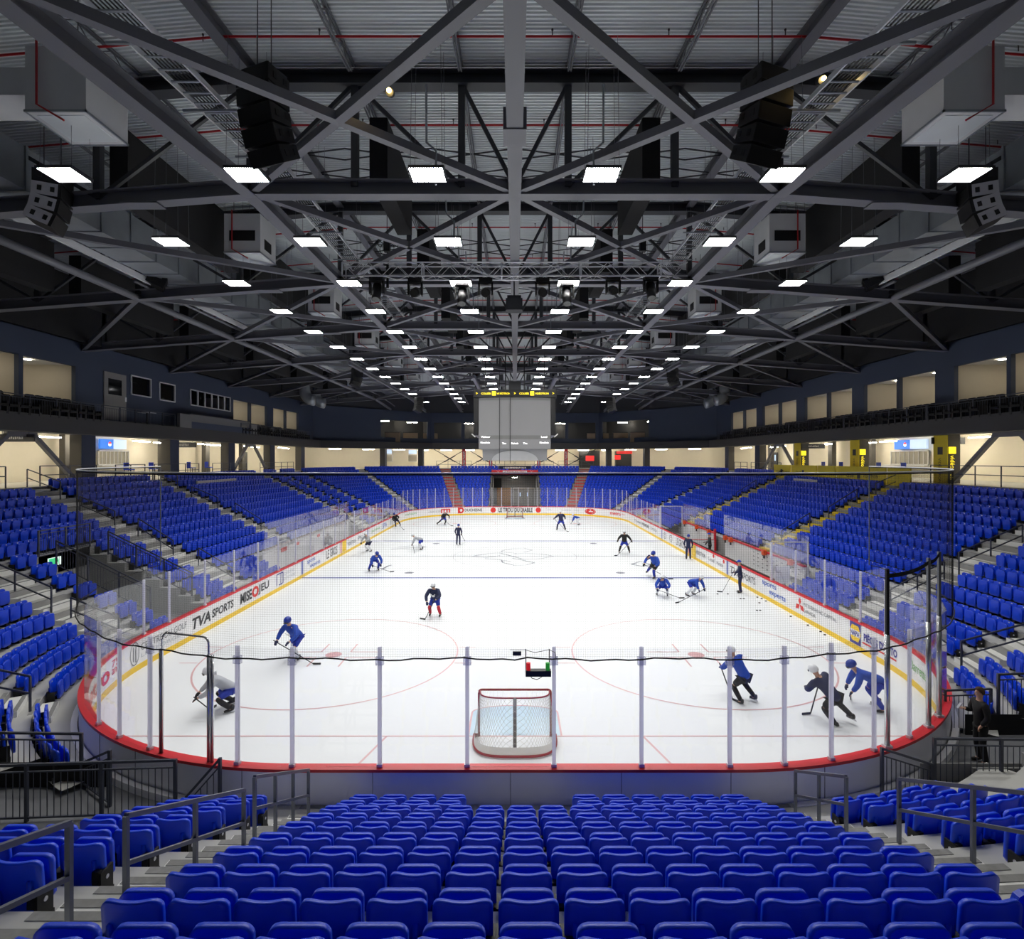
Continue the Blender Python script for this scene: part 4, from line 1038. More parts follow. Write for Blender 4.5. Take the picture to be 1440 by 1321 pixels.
# red sprinkler pipes
for k in range(14):
    y = 14.95+4.25*k
    t = thing('sprinkler_pipe', f'red sprinkler pipe across the roof, {ordw(k+1)} from the near end', 'sprinkler pipe', (0, y, 0), 0, 'red sprinkler pipes across the roof')
    mb = MB(); z = lambda x: ztp(x, y)+.42
    mb.path([(-25, 0, z(25)), (-XJ, 0, z(XJ)), (XJ, 0, z(XJ)), (25, 0, z(25))], .032, 6); mb.build('pipe', 'pipe_red', t)
    mb = MB()
    for j in range(-7, 8): mb.tube((j*3.1+1.0, 0, z(j*3.1)), (j*3.1+1.0, 0, z(j*3.1)+.16), .015, 5); mb.tube((j*3.1+1.0, 0, z(j*3.1)+.16), (j*3.1+1.0, 0, z(j*3.1)+.20), .03, 6)
    mb.build('sprinkler_heads', 'steel_dark', t)
# cable ladders beside the inner beams
for s, nm in ((-1, 'left'), (1, 'right')):
    t = thing('cable_ladder', f'long silver cable ladder beside the inner {nm} roof beam', 'cable tray', (s*6.95, 0, 0)); mb = MB(); rg = MB()
    ys = [2]+YT+[80]
    for a, b in zip(ys, ys[1:]):
        for o_ in (-.33, .33): mb.bar((o_, a, zb(7, a)+.75), (o_, b, zb(7, b)+.75), .035, .12)
        n = int((b-a)/.42)
        for j in range(n): yy = a+(b-a)*j/n; z = zb(7, yy)+.72; rg.bar((-.33, yy, z), (.33, yy, z), .05, .025)
        n2 = int((b-a)/2.2)
        for j in range(n2): yy = a+(b-a)*(j+.5)/n2; z = zb(7, yy)+.67; rg.bar((-.7, yy, z), (.55, yy, z), .05, .05)
    mb.build('side_rail', 'aluminium', t); rg.build('rungs', 'galvanized', t)
    cb = MB()
    for a, b in zip(ys, ys[1:]):
        for j in range(7): cb.tube((-.24+.08*j, a, zb(7, a)+.76), (-.24+.08*j, b, zb(7, b)+.76), .016, 5)
    cb.build('cables', 'steel_black', t)
# lamps
lampproto = None; nl = 0
XLAMP = (-10.98, -6.53, -2.12, 2.12, 6.53, 10.98)
for r in range(14):
    y = 13.73+4.25*r
    for j, x in enumerate(XLAMP):
        z = 14.2-(.0 if abs(x) < 10 else .0)
        lab = f'glowing square roof lamp, {ordw(r+1)} row from the near end, {ordw(j+1)} from left'
        if lampproto is None:
            t = thing('roof_lamp', lab, 'lamp', (x, y, z), 0, 'square lamps hanging in rows')
            MB().box(-.425, .425, -.35, .35, .0, .07).box(-.2, .2, -.15, .15, .07, .13).build('housing', 'steel_dark', t)
            mb = MB()
            for i in range(15): a = -.41+.82*i/15; mb.add([(a,-.335,-.004),(a+.034,-.335,-.004),(a+.034,.335,-.004),(a,.335,-.004)], [(0,3,2,1)])
            mb.build('diffuser', 'lamp', t)
            mb = MB()
            for i in range(16): a = -.418+.82*i/15; mb.box(a-.011, a+.011, -.345, .345, -.022, 0)
            mb.build('louvre', 'steel_dark', t)
            mb = MB()
            for a, b in ((-.38,-.3),(.38,-.3),(-.38,.3),(.38,.3)): mb.tube((a,b,.07), (a*.9,b*.9,3.2), .006, 4, caps=False)
            mb.build('hanging_wire', 'steel_frame', t); lampproto = t
        else: copy_tree(lampproto, (x, y, z), 0, lab)
# short conduit drops above the centre lamps
for r in range(5):
    for s in (-1, 1):
        y = 13.73+4.25*r; p = MB().path([(s*2.0, 0, 0), (s*2.0, .05, .9), (s*2.3, .4, 1.3), (s*2.5, 1.6, 3.6)], .03, 6)
        tag(p.build('lamp_conduit', 'galvanized', None, (0, y+.5, 14.2)), f'bent silver conduit above the {"left" if s < 0 else "right"} centre lamp, {ordw(r+1)} row', 'conduit', 'bent conduits over the centre lamps')
# warm spot lamps
for px, py, d, nm in ((547, 127, 12.4, 'left'), (1158.5, 110, 12.6, 'right')):
    p = at(px, py, d); t = thing('spot_lamp', f'small warm spot lamp shining on the {nm} roof brace', 'spot lamp', p)
    MB().sphere((0,0,0), .05, 12, 8).build('bulb', 'spot_warm', t); MB().tube((0,.06,.0), (0,.2,.06), .09, 12).build('housing', 'steel_dark', t); MB().tube((0,.1,.05), (0,.1,.5), .02, 6).build('bracket', 'steel_dark', t)
# air handling boxes with grilles
for s, nm in ((-1, 'left'), (1, 'right')):
    for k in range(6):
        x, y, z = s*10.55, 13.55+BAY*1.04*k, 15.25
        t = thing('air_box', f'white square air box hanging on the {nm} of the roof, {ordw(k+1)} from the near end', 'air unit', (x, y, z), 0, 'white air boxes in the roof')
        MB().box(-.7, .7, -.65, .75, 0, 1.5).build('casing', 'unit_white', t)
        MB().box(-.72, .72, -.67, -.63, -.02, .03).box(-.72, .72, .73, .77, -.02, .03).box(-.72, -.68, -.67, .77, -.02, .03).box(.68, .72, -.67, .77, -.02, .03).build('bottom_trim', 'galvanized', t)
        MB().box(-.55, .55, -.5, .6, -.012, 0).build('bottom_grille', 'deck', t)
        if k: MB().box(-.5, .5, -.66, -.645, .45, .85).box(-s*.705-.01, -s*.705+.01, -.3, .3, .25, .65).build('grille_opening', 'black', t)
        if k == 0: MB().box(min(s*.7, s*3.6), max(s*.7, s*3.6), -.45, .55, .5, 1.15).build('branch_duct', 'unit_white', t)
        MB().path([(s*.35, -.75, 1.6), (s*.35, -.75, .1), (-s*.25, -.72, -.25)], .025, 6).build('red_pipe', 'pipe_red', t)
        MB().tube((-.4,-.5,1.5), (-.4,-.5,3.2), .012, 5).tube((.4,-.5,1.5), (.4,-.5,3.2), .012, 5).build('hanger_rod', 'steel_dark', t)
# galvanised ducts along both sides
for s, nm in ((-1, 'left'), (1, 'right')):
    t = thing('air_duct', f'long galvanised rectangular air duct along the {nm} side of the roof', 'duct', (s*15.1, 0, 0)); mb = MB(); y = 9.0
    while y < 73:
        y2 = min(y+1.5, 73); za, zc3 = 15.15-.0*y, 15.15
        mb.box(-.75, .75, y, y2-.02, za, za+1.25); MB().box(-.79, .79, y2-.05, y2+.03, za-.04, za+1.29).build('flange', 'galvanized', t); y = y2
    mb.build('duct_body', 'galvanized', t)
    t2 = thing('pale_strip', f'thin white curtain edge under the {nm} duct', 'strip', (s*16.0, 14, 15.0)); MB().box(-.05, .05, 0, 50, -.1, .15).build('strip', 'unit_white', t2)
    # elbows above the far side wall
    for k, d in enumerate((57.5, 60.5)):
        e = thing('duct_elbow', f'galvanised duct elbow turning down over the far {nm} stand, {ordw(k+1)} from the near end', 'duct', (s*21.5, d, 14.2)); mb = MB()
        pr = [Vector((s*1.0*(1-math.cos(a))*-1, 0, -1.0*math.sin(a))) for a in [PI/2*j/6 for j in range(7)]]
        mb.path([Vector((0,0,1.6))]+pr, .55, 12); mb.build('elbow', 'galvanized', e, smooth=True)
# black fabric sound baffles in the roof
nb = 0
for s, nm in ((-1, 'left'), (1, 'right')):
    for x, z0, z1, tag_ in ((4.25, 15.9, 17.9, 'inner'), (12.2, 15.3, 17.4, 'middle'), (20.2, 14.5, 16.6, 'outer')):
        for k in range(6):
            y0 = YT[k]+(.7 if tag_ != 'inner' else .9); L = BAY-1.5
            if tag_ == 'inner': L = 4.2
            o = MB().box(-.28, .28, 0, L, z0, z1).build('sound_baffle', 'black_fabric', None, (s*x, y0, 0))
            tag(o, f'long black fabric baffle in the roof, {tag_} {nm} row, {ordw(k+1)} bay', 'baffle', 'black baffles hanging between the trusses')
    for k in range(6):
        o = MB().box(-.05, .05, 0, BAY-.4, 13.0, 16.9).build('black_curtain', 'black_fabric', None, (s*24.6, YT[k]+.2, .9)); tag(o, f'black acoustic curtain along the {nm} wall top, {ordw(k+1)} bay', 'curtain', 'black curtains along the wall tops')
# loudspeaker arrays
def line_array(loc, s, n, w_, label, white=0, rz=0.0, grp='hanging loudspeaker arrays'):
    t = thing('speaker_array', label, 'loudspeaker', loc, rz, grp)
    ang, p = 0.0, Vector((0, 0, 0)); hh = .385; depth = .72
    for k in range(n):
        R = Matrix.Rotation(-ang, 3, 'X'); dn = R@Vector((0, 0, -1)); c = p+dn*hh/2
        f0 = R@Vector((0, depth/2, 0)); mb = MB()
        # wedge cabinet: front toward +y (the stands in front of it), back narrower
        vs = []
        for zz, hs in ((hh*.5, 1), (-hh*.5, 1)):
            for x, y, kx in ((-w_/2, depth/2, 1), (w_/2, depth/2, 1), (w_/2*.8, -depth/2, .8), (-w_/2*.8, -depth/2, .8)): vs.append(c+R@Vector((x, y, zz*(.97 if y > 0 else .75 if k else 1))))
        mb.add(vs, [(0,1,2,3),(7,6,5,4),(0,4,5,1),(1,5,6,2),(2,6,7,3),(3,7,4,0)]); cb = mb.build('cabinet', 'speaker_side', t)
        g = MB(); g.add([c+R@Vector((x*w_*.48, depth/2+.006, zz*hh*.46)) for x, zz in ((-1,-1),(1,-1),(1,1),(-1,1))], [(0,3,2,1)]); g.build('grille', 'speaker', cb)
        for sg in (-1, 1):
            pl = MB(); ctr = c+R@Vector((sg*w_*.455, 0, 0)); yv, zv = R@Vector((0,1,0)), R@Vector((0,0,1)); xv = Vector((1,0,0))
            if k >= n-white:
                pl.obox(ctr+xv*sg*.02, .008, depth*.47, hh*.45, Matrix((xv, yv, zv)).transposed()); pl.build('side_plate', 'speaker_white', cb)
            hd = MB()
            for off in (-.15, .15): hd.obox(ctr+xv*sg*.03+yv*off, .008, .05, .07, Matrix((xv, yv, zv)).transposed())
            hd.build('handle', 'black', cb)
        p = p+dn*hh; ang += math.radians(3 if k == 0 else 9)
    MB().box(-w_*.4, w_*.4, -.3, .3, 0, .06).build('fly_bar', 'steel_dark', t); MB().tube((0,.2,.05), (0,.2,2.4), .012, 5).tube((0,-.2,.05), (0,-.2,2.4), .012, 5).build('chain', 'steel_dark', t)
    return t
for s, nm in ((-1, 'left'), (1, 'right')):
    p = at(CX+s*352, 107, 12.9); line_array((p.x, p.y, p.z), s, 5, .96, f'big black curved loudspeaker array hanging at the front {nm} of the roof', 0, PI+s*math.radians(22))
    p = at(CX+s*650, 246, 16.0); line_array((p.x, p.y, p.z), s, 4, .85, f'loudspeaker array with white side plates, front {nm} edge of the roof', 3, s*math.radians(70))
    p = at(CX+s*498, 357, 24.8); line_array((p.x, p.y, p.z), s, 4, .85, f'dark loudspeaker array beside the {nm} duct', 0, s*math.radians(60))
    p = at(CX+s*222, 518, 46); line_array((p.x, p.y, p.z), s, 4, 1.1, f'small dark loudspeaker array in the far {nm} roof', 0, s*math.radians(60))
    p = at(CX+s*135, 560, 60); line_array((p.x, p.y, p.z), s, 4, 1.1, f'farthest small loudspeaker array, {nm} of the scoreboard', 0, s*math.radians(60))
# silver lighting truss with moving heads
TY = 22.2; tz = at(724, 372, TY).z; bz = at(724, 391, TY).z
t = thing('lighting_truss', 'silver box truss spanning the roof and carrying stage lights', 'lighting truss', (0, TY, 0)); xe = 6.75
mb = MB(); hw_ = .25
for yo in (-hw_, hw_):
    for z in (tz, bz): mb.tube((-xe, yo, z), (xe, yo, z), .03, 8)
mb.build('chords', 'aluminium', t, smooth=True)
mb = MB(); n = 26
for j in range(n):
    x0, x1 = -xe+2*xe*j/n, -xe+2*xe*(j+1)/n; up = j % 2
    for yo in (-hw_, hw_): mb.tube((x0, yo, bz if up else tz), (x1, yo, tz if up else bz), .014, 5)
    for z in (tz, bz): mb.tube((x0, -hw_ if up else hw_, z), (x1, hw_ if up else -hw_, z), .014, 5)
for j in range(0, n+1, 6):
    x0 = -xe+2*xe*j/n
    for yo in (-hw_, hw_): mb.tube((x0, yo, bz), (x0, yo, tz), .03, 6)
    for z in (tz, bz): mb.tube((x0, -hw_, z), (x0, hw_, z), .02, 5)
mb.build('lattice', 'aluminium', t)
for k, x in enumerate((-5.05, 5.05)):
    h = thing('chain_hoist', f'black chain hoist holding the {("left", "right")[k]} end of the lighting truss', 'hoist', (x, TY, tz)); MB().box(-.12, .12, -.12, .12, .5, 1.0).build('motor', 'black', h); MB().tube((0,0,0), (0,0,3.4), .015, 5).build('chain', 'steel_black', h)
    if k == 0:
        mb = MB(); random.seed(3)
        for j in range(5):
            cx, cz, r_ = random.uniform(-.25,.3), random.uniform(.1,1.1), random.uniform(.15,.3); mb.path([(cx+r_*math.cos(2*PI*i/14), .15, cz+r_*math.sin(2*PI*i/14)) for i in range(14)], .016, 5, closed=True)
        mb.bar((.0,.1,-.9), (.0,.1,.4), .09, .07); mb.build('cable_loops', 'black', h)
for k, (px, py0, big) in enumerate(((530, 390, 1), (584, 392, 0), (650, 396, 1), (683, 392, 0), (763, 392, 0), (797, 396, 1), (862, 389, 0), (915, 388, 1))):
    p = at(px, py0, TY); h = thing('moving_head_light', f'black moving head stage light under the silver truss, {ordw(k+1)} from left', 'stage light', (p.x, TY, p.z), 0, 'stage lights under the silver truss')
    MB().box(-.26, .26, -.2, .2, -.2, -.02).build('base', 'black', h); MB().tube((-.12,0,-.02), (-.12,0,.12), .03, 6).tube((.12,0,-.02), (.12,0,.12), .03, 6).build('clamp', 'steel_dark', h)
    MB().box(-.29, -.23, -.12, .12, -.68, -.18).box(.23, .29, -.12, .12, -.68, -.18).box(-.29, .29, -.12, .12, -.24, -.18).build('yoke', 'black', h)
    a = math.radians(25 if big else 70); dv = Vector((0, -math.sin(a), -math.cos(a))); c = Vector((0, 0, -.55))
    hd = MB().tube(c-dv*.22, c+dv*(.42 if big else .3), .19, 14, .17).sphere(c-dv*.2, .19, 12, 8).build('head', 'speaker_side', h, smooth=True)
    MB().tube(c+dv*(.42 if big else .3), c+dv*(.425 if big else .305), .15, 14).build('lens', 'lens_dark', hd)
pj = at(723, 430, 24.5); t = thing('projector', 'grey projector box hanging under the lighting truss centre', 'projector', pj)
MB().box(-.36, .36, -.3, .3, -.25, .25).build('casing', 'jacket_grey', t); MB().box(-.3, .3, -.2, .2, .25, .4).build('cradle', 'steel_black', t); MB().tube((0,0,.4), (0,0,1.2), .03, 6).build('pole', 'steel_dark', t)
cm = at(721, 160, 13.6); t = thing('roof_camera', 'small grey dome camera hanging from the centre beam', 'camera', cm); MB().tube((0,0,0), (0,0,.12), .1, 12).build('mount', 'unit_white', t); MB().tube((0,0,-.2), (0,0,0), .05, 10).build('body', 'jacket_grey', t)
# ================================================================= CONCOURSE, BALCONIES AND WALLS
YF, YN = 84.9, -1.5; CHX = 12.7; CHY1 = YF-(XW-CHX); CHY0 = YN+(XW-CHX)
def octo(o):                                              # plan outline of the hall walls pushed out by o, from near right anticlockwise
    k = o*math.tan(PI/8)
    return [Vector((CHX+k, YN-o, 0)), Vector((XW+o, CHY0-k, 0)), Vector((XW+o, CHY1+k, 0)), Vector((CHX+k, YF+o, 0)), Vector((-CHX-k, YF+o, 0)), Vector((-XW-o, CHY1+k, 0)), Vector((-XW-o, CHY0-k, 0)), Vector((-CHX-k, YN-o, 0))]
NAMES = ['near_right', 'right', 'far_right', 'far', 'far_left', 'left', 'near_left', 'near']
def ray_oct(c, n, poly):
    best = None
    for i in range(8):
        a, b = poly[i], poly[(i+1) % 8]; e = b-a; den = n.x*e.y-n.y*e.x
        if abs(den) < 1e-9: continue
        t = ((a.x-c.x)*e.y-(a.y-c.y)*e.x)/den; w_ = ((a.x-c.x)*n.y-(a.y-c.y)*n.x)/den
        if t > 0 and -1e-6 <= w_ <= 1+1e-6 and (best is None or t < best): best = t
    return c+n*best if best else c
o5 = octo(5.2)
for s, nm in ((-1, 'left'), (1, 'right')):
    A, Bo = [], []
    for u in usamples(0, UE, .5):
        p, n = P(u, DCON, s); q = ray_oct(p, n, o5); A.append(Vector((p.x, p.y, ZC))); Bo.append(Vector((q.x, q.y, ZC)))
    struct(MB().strip(A, Bo).build(f'floor_concourse_{nm}', 'concrete'))
ZCE = 8.95
for i in range(8):
    a, b = o5[i], o5[(i+1) % 8]
    struct(MB().add([a+Vector((0,0,ZC)), b+Vector((0,0,ZC)), b+Vector((0,0,ZCE)), a+Vector((0,0,ZCE))], [(0,1,2,3)]).build(f'wall_{NAMES[i]}_back', 'cream' if i in (1, 2, 3, 4, 5) else 'steel_dark'))  # unseen near walls coloured dark to cut light on the front seat backs
ow, of = octo(0), octo(-1.15)
up = Vector((0,0,1))
mb = MB()
for i in range(8): mb.add([ow[i]+up*ZCE, ow[(i+1)%8]+up*ZCE, o5[(i+1)%8]+up*ZCE, o5[i]+up*ZCE], [(0,1,2,3)])
struct(mb.build('ceiling_concourse', 'ceiling_white'))
# fascia band and balcony slab
ZF0, ZF1 = 8.66, 9.58
mb = MB()
for i in range(8):
    a, b, c, d = of[i], of[(i+1)%8], ow[(i+1)%8], ow[i]
    a2, b2 = c, d
    mb.add([a+up*ZF0, b+up*ZF0, b+up*ZF1, a+up*ZF1, octo(.3)[i]+up*ZF0, octo(.3)[(i+1)%8]+up*ZF0], [(0,1,2,3), (4,5,1,0)])
struct(mb.build('trim_fascia', 'fascia'))
mb = MB(); o6 = octo(5.2)
for i in range(8): mb.add([of[i]+up*(ZF1-.12), of[(i+1)%8]+up*(ZF1-.12), o6[(i+1)%8]+up*(ZF1-.12), o6[i]+up*(ZF1-.12)], [(0,1,2,3)])
struct(mb.build('floor_balcony', 'concrete_dark'))
# upper walls with openings
ZO0, ZO1, ZW = ZF1-.12, 12.7, 14.15
def wall_with_openings(name, a, b, ops, z0=ZO0, z1=ZW, m='wall_blue', th=.25):
    a, b = Vector((a.x, a.y, 0)), Vector((b.x, b.y, 0)); d = (b-a); L = d.length; d.normalize(); n = Vector((-d.y, d.x, 0)); R = Matrix((d, n, up)).transposed()
    mb = MB(); xs = sorted(set([0, L]+[v for o in ops for v in o[:2]]))
    for x0, x1 in zip(xs, xs[1:]):
        xm = (x0+x1)/2; op = next((o for o in ops if o[0] < xm < o[1]), None)
        segs = [(z0, z1)] if op is None else [(z0, op[2]), (op[3], z1)]
        for za, zc_ in segs:
            if zc_-za > .01: mb.obox(a+d*xm-n*th/2+up*((za+zc_)/2), (x1-x0)/2+.001, th/2, (zc_-za)/2, R)
    return struct(mb.build(name, m))
def bays():                                             # truss lines that meet the side walls
    return YT
def side_ops(s):
    ops = []; ys = YT
    for k in range(len(ys)-1):
        a, b = ys[k], ys[k+1]
        if s < 0 and k in (2, 3):                     # press box: glazed windows instead of suites
            continue
        ops += [(a+.9, (a+b)/2-.13), ((a+b)/2+.13, b-.6)]
    return ops
CY0, CY1 = ow[1].y, ow[2].y
for s, nm in ((1, 'right'), (-1, 'left')):
    ops = [(y0-CY0, y1-CY0, ZO0, ZO1) for y0, y1 in side_ops(s)]
    if s < 0:
        ops += [(37.7-CY0, 39.8-CY0, 11.55, 12.9), (40.7-CY0, 42.6-CY0, 11.5, 12.85), (44.6-CY0, 50.9-CY0, 11.5, 12.8)]
    if s > 0: wall_with_openings('wall_right_upper', ow[1], ow[2], ops)
    else:
        o = wall_with_openings('wall_left_upper', Vector((XW, CY0, 0)), Vector((XW, CY1, 0)), ops)
        for v in o.data.vertices: v.co.x = -v.co.x
        o.data.flip_normals()
    # suite interiors
    for k, (y0, y1) in enumerate(side_ops(s)):
        mb = MB(); x0, x1 = XW+.26, XW+5.0
        X = lambda x: s*x
        mb.add([(X(x1),y0-.12,ZO0),(X(x1),y1+.12,ZO0),(X(x1),y1+.12,ZO1+.1),(X(x1),y0-.12,ZO1+.1)], [(0,1,2,3)])
        for yy in (y0-.11, y1+.11): mb.add([(X(x0),yy,ZO0),(X(x1),yy,ZO0),(X(x1),yy,ZO1+.1),(X(x0),yy,ZO1+.1)], [(0,1,2,3)])
        struct(mb.build(f'wall_{nm}_suite', 'suite_wall'))
        struct(MB().add([(X(x0-.25),y0-.12,ZO1+.1),(X(x1),y0-.12,ZO1+.1),(X(x1),y1+.12,ZO1+.1),(X(x0-.25),y1+.12,ZO1+.1)], [(0,1,2,3)]).build(f'ceiling_{nm}_suite', 'ceiling_white'))
        for j in range(2):
            o = MB().tube((0,0,-.03), (0,0,0), .16, 16).build('suite_downlight', 'suite_lamp', None, (X(XW+1.3+j*1.8), (y0+y1)/2, ZO1+.09)); tag(o, f'small round ceiling lamp, {("front", "rear")[j]} of {nm} suite {ordw(k+1)} from the near end', 'lamp', 'suite ceiling lamps')
        cb = thing('suite_counter', f'dark drinks counter at the front of {nm} suite, {ordw(k+1)} from the near end', 'counter', (X(XW+.15), (y0+y1)/2-.4, ZO0), 0, 'dark suite counters')
        MB().box(-.3, .3, -1.1, 1.1, 0, .98).build('front', 'black_fabric', cb); MB().box(-.36, .36, -1.15, 1.15, .98, 1.04).build('top', 'steel_black', cb)
# press box glazing on the left wall
for k, (y0, y1, z0, z1, nmul) in enumerate(((37.7, 39.8, 11.55, 12.9, 1), (40.7, 42.6, 11.5, 12.85, 1), (44.6, 50.9, 11.5, 12.8, 6))):
    t = thing(f'window_{k+1}', f'{("large single", "second single", "long six paned")[k]} press box window with white frame, left wall', 'window', (-XW+.02, y0, z0)); t['kind'] = 'structure'
    L, h_ = y1-y0, z1-z0; fr = MB(); fr.box(-.04,.05,0,L,0,.08).box(-.04,.05,0,L,h_-.08,h_).box(-.04,.05,0,.08,0,h_).box(-.04,.05,L-.08,L,0,h_)
    for j in range(1, nmul): fr.box(-.04,.05,L*j/nmul-.06,L*j/nmul+.06,0,h_)
    fr.build('window_frame', 'frame_white', t); MB().add([(-.02,0,0),(-.02,L,0),(-.02,L,h_),(-.02,0,h_)], [(0,1,2,3)]).build('pane', 'window_glass', t)
struct(MB().add([(-XW-2.5,36,ZO0),(-XW-2.5,52,ZO0),(-XW-2.5,52,13.2),(-XW-2.5,36,13.2)], [(0,1,2,3)]).add([(-XW-.2,36,13.2),(-XW-2.5,36,13.2),(-XW-2.5,52,13.2),(-XW-.2,52,13.2)], [(0,1,2,3)]).build('wall_press_box', 'steel_black'))
t = thing('door_1', 'grey door with a square window at the near end of the press box', 'door', (-XW+.03, 35.2, ZO0)); t['kind'] = 'structure'
MB().box(-.03,.04,0,2.0,0,3.3).build('door_leaf', 'door_grey', t); MB().box(.04,.06,.35,1.55,1.9,2.9).build('window', 'dark_glass', t); MB().box(.04,.07,1.85,2.0,1.55,1.85).build('card_reader', 'sign_white', t)
# press box parapet
t = thing('press_box_desk', 'long grey press box parapet standing on the left balcony', 'desk', (-XW+1.0, 41.6, ZF1-.12)); MB().box(0,.1,0,11.3,0,.62).build('lower_panel', 'wall_blue', t); MB().box(-.1,.0,1.3,11.0,.3,1.25).build('upper_panel', 'grey_panel', t); MB().box(-.7,.05,1.3,11.0,1.2,1.26).build('top', 'steel_dark', t); MB().box(-.1,.12,-.2,1.3,0,1.15).box(-.1,.12,11.0,12.2,0,1.0).build('end_panel', 'grey_panel', t)
for k, y in enumerate((38.5, 43, 45.5, 47.5, 49.5)):
    t = thing('press_table', f'small pale table top in the press box, {ordw(k+1)} from the near end', 'table', (-XW+.6, y, ZF1-.12), 0, 'press box tables'); MB().box(-.35,.35,-.45,.45,.92,.97).build('top', 'frame_white', t); MB().box(-.05,.05,-.05,.05,0,.92).build('leg', 'steel_black', t)
# far and near and corner upper walls
for i in (0, 2, 3, 4, 6, 7):
    a, b = ow[i], ow[(i+1) % 8]; L = (b-a).length; ops = []
    if i == 3: ops = [(.5, 4.6, 10.25, 12.7), (5.1, 9.0, 10.25, 12.7), (10.6, 14.8, 10.25, 12.7), (L-9.0, L-5.1, 10.25, 12.7), (L-4.6, L-.5, 10.25, 12.7)]
    if i == 2: ops = [(L-8.6, L-.6, 10.25, 12.75)]
    if i == 4: ops = [(.6, 8.6, 10.25, 12.75)]
    ops = [o for o in ops if o[1] <= L]
    wall_with_openings(f'wall_{NAMES[i]}_upper', a, b, ops)
oi = octo(4.6)
for i in (2, 3, 4):
    struct(MB().add([oi[i]+up*ZO0, oi[(i+1)%8]+up*ZO0, oi[(i+1)%8]+up*13.2, oi[i]+up*13.2], [(0,1,2,3)]).add([ow[i]+up*13.1, ow[(i+1)%8]+up*13.1, oi[(i+1)%8]+up*13.1, oi[i]+up*13.1], [(0,1,2,3)]).build(f'wall_{NAMES[i]}_lounge', 'steel_dark'))
nl_ = 0
def far_lamp(px, py, d, L=1.6, label=None):
    p = at(px, py, d); o = MB().box(-L/2, L/2, -.05, .05, -.05, .05).build('linear_lamp', 'linear', None, p); tag(o, label, 'lamp', 'linear lamps of the far lounge')
far_lamp(539.5, 592.5, 81.5, 1.5, 'bright linear lamp of the far lounge, leftmost'); far_lamp(579.5, 594.2, 85.5, 1.5, 'bright linear lamp of the far lounge, second from left'); far_lamp(660, 596, 87.5, 1.6, 'bright linear lamp just left of the scoreboard')
far_lamp(788, 596, 87.5, 1.6, 'bright linear lamp just right of the scoreboard'); far_lamp(875.5, 594.5, 85.5, 1.4, 'bright linear lamp of the far lounge, second from right'); far_lamp(913, 593, 81.5, .5, 'small round lamp of the far lounge, rightmost')
for k, (px0, px1, y0, y1, d) in enumerate(((541, 562, 608.5, 617.5, 80.5), (567, 587, 609, 617.5, 83.5), (595, 615, 609.5, 618.5, 85.6), (826, 856, 609.5, 618.5, 85.6), (863, 883, 609, 618, 83.5), (887, 907, 608.5, 617.5, 80.5))):
    a, b = at(px0, y0, d), at(px1, y1, d); t = thing('bar_counter', f'pale wood bar counter in the far lounge, {ordw(k+1)} from left', 'counter', (a.x, d, ZO0), 0, 'wood bar counters of the far lounge')
    zt = a.z-ZO0; MB().box(0, b.x-a.x, 0, .5, 0, zt).build('front', 'counter', t); MB().box(-.05, b.x-a.x+.05, -.06, .55, zt, zt+.06).build('top', 'steel_dark', t)
o8 = octo(.4)
for i in (1, 2, 3, 4, 5): struct(MB().add([o8[i]+up*14.0, o8[(i+1)%8]+up*14.0, o8[(i+1)%8]+up*19.2, o8[i]+up*19.2], [(0,1,2,3)]).build(f'wall_{NAMES[i]}_parapet', 'steel_dark'))
# columns
cols = []
for s, nm in ((-1, 'left'), (1, 'right')):
    ys = [YT[0]-BAY]+YT
    for k, y in enumerate(ys):
        if y < CY0-1: continue
        cols.append((s*(XW+.05), y, nm, k))
for s in (-1, 1):
    nm = 'left' if s < 0 else 'right'
    for px, d in ((539, 79.6), (592, 84.0)): cols.append((s*abs(px-CX)*d/F, d, 'far '+nm, 9))
for x, y, nm, k in cols:
    t = thing('column', f'dark square column of the {nm} concourse, standing {y:.0f} metres away', 'column', (x, y, ZC), 0, 'concourse columns'); sd = 1 if x < 0 else -1
    w2 = .55 if abs(x) > 20 else .6
    MB().box(-.35, .35, -w2, w2, 0, ZF0-ZC+.1).build('shaft', 'column_grey', t)
    MB().box(sd*.35-.02, sd*.35+.02, -w2+.0, w2-.0, 0, ZF0-ZC).build('front_face', 'wall_blue', t)
# chevron braces
for s, nm in ((-1, 'left'), (1, 'right')):
    for k, (a, b) in enumerate(((YT[1], YT[2]), (YT[4], YT[5]))):
        t = thing('chevron_brace', f'{("near", "far")[k]} pair of slanting grey braces in the {nm} concourse opening', 'brace', (s*XW, (a+b)/2, ZC)); h = (b-a)/2
        for sg in (-1, 1): MB().bar((0, sg*.6, ZF0-ZC), (0, sg*(h-.5), .05), .22, .22).build('brace', 'steel_frame', t)
        MB().box(-.1, .1, -.9, .9, ZF0-ZC-.25, ZF0-ZC).build('gusset', 'steel_frame', t)
for s, nm in ((-1, 'left'), (1, 'right')):
    for x0, x1, w_ in ((7.6, 12.4, 'outer'), (2.5, 7.3, 'inner')):
        t = thing('cross_brace', f'crossed steel brace in the far concourse, {w_} {nm}', 'brace', (s*(x0+x1)/2, YF+1.5, ZC)); h = (x1-x0)/2
        for sg in (-1, 1): MB().bar((-sg*h, 0, .1), (sg*h, 0, ZF0-ZC), .09, .09).bar((-sg*h*.35, 0, (ZF0-ZC)*.33), (sg*h*.35, 0, (ZF0-ZC)*.67), .2, .16).build('brace', 'steel_dark', t)
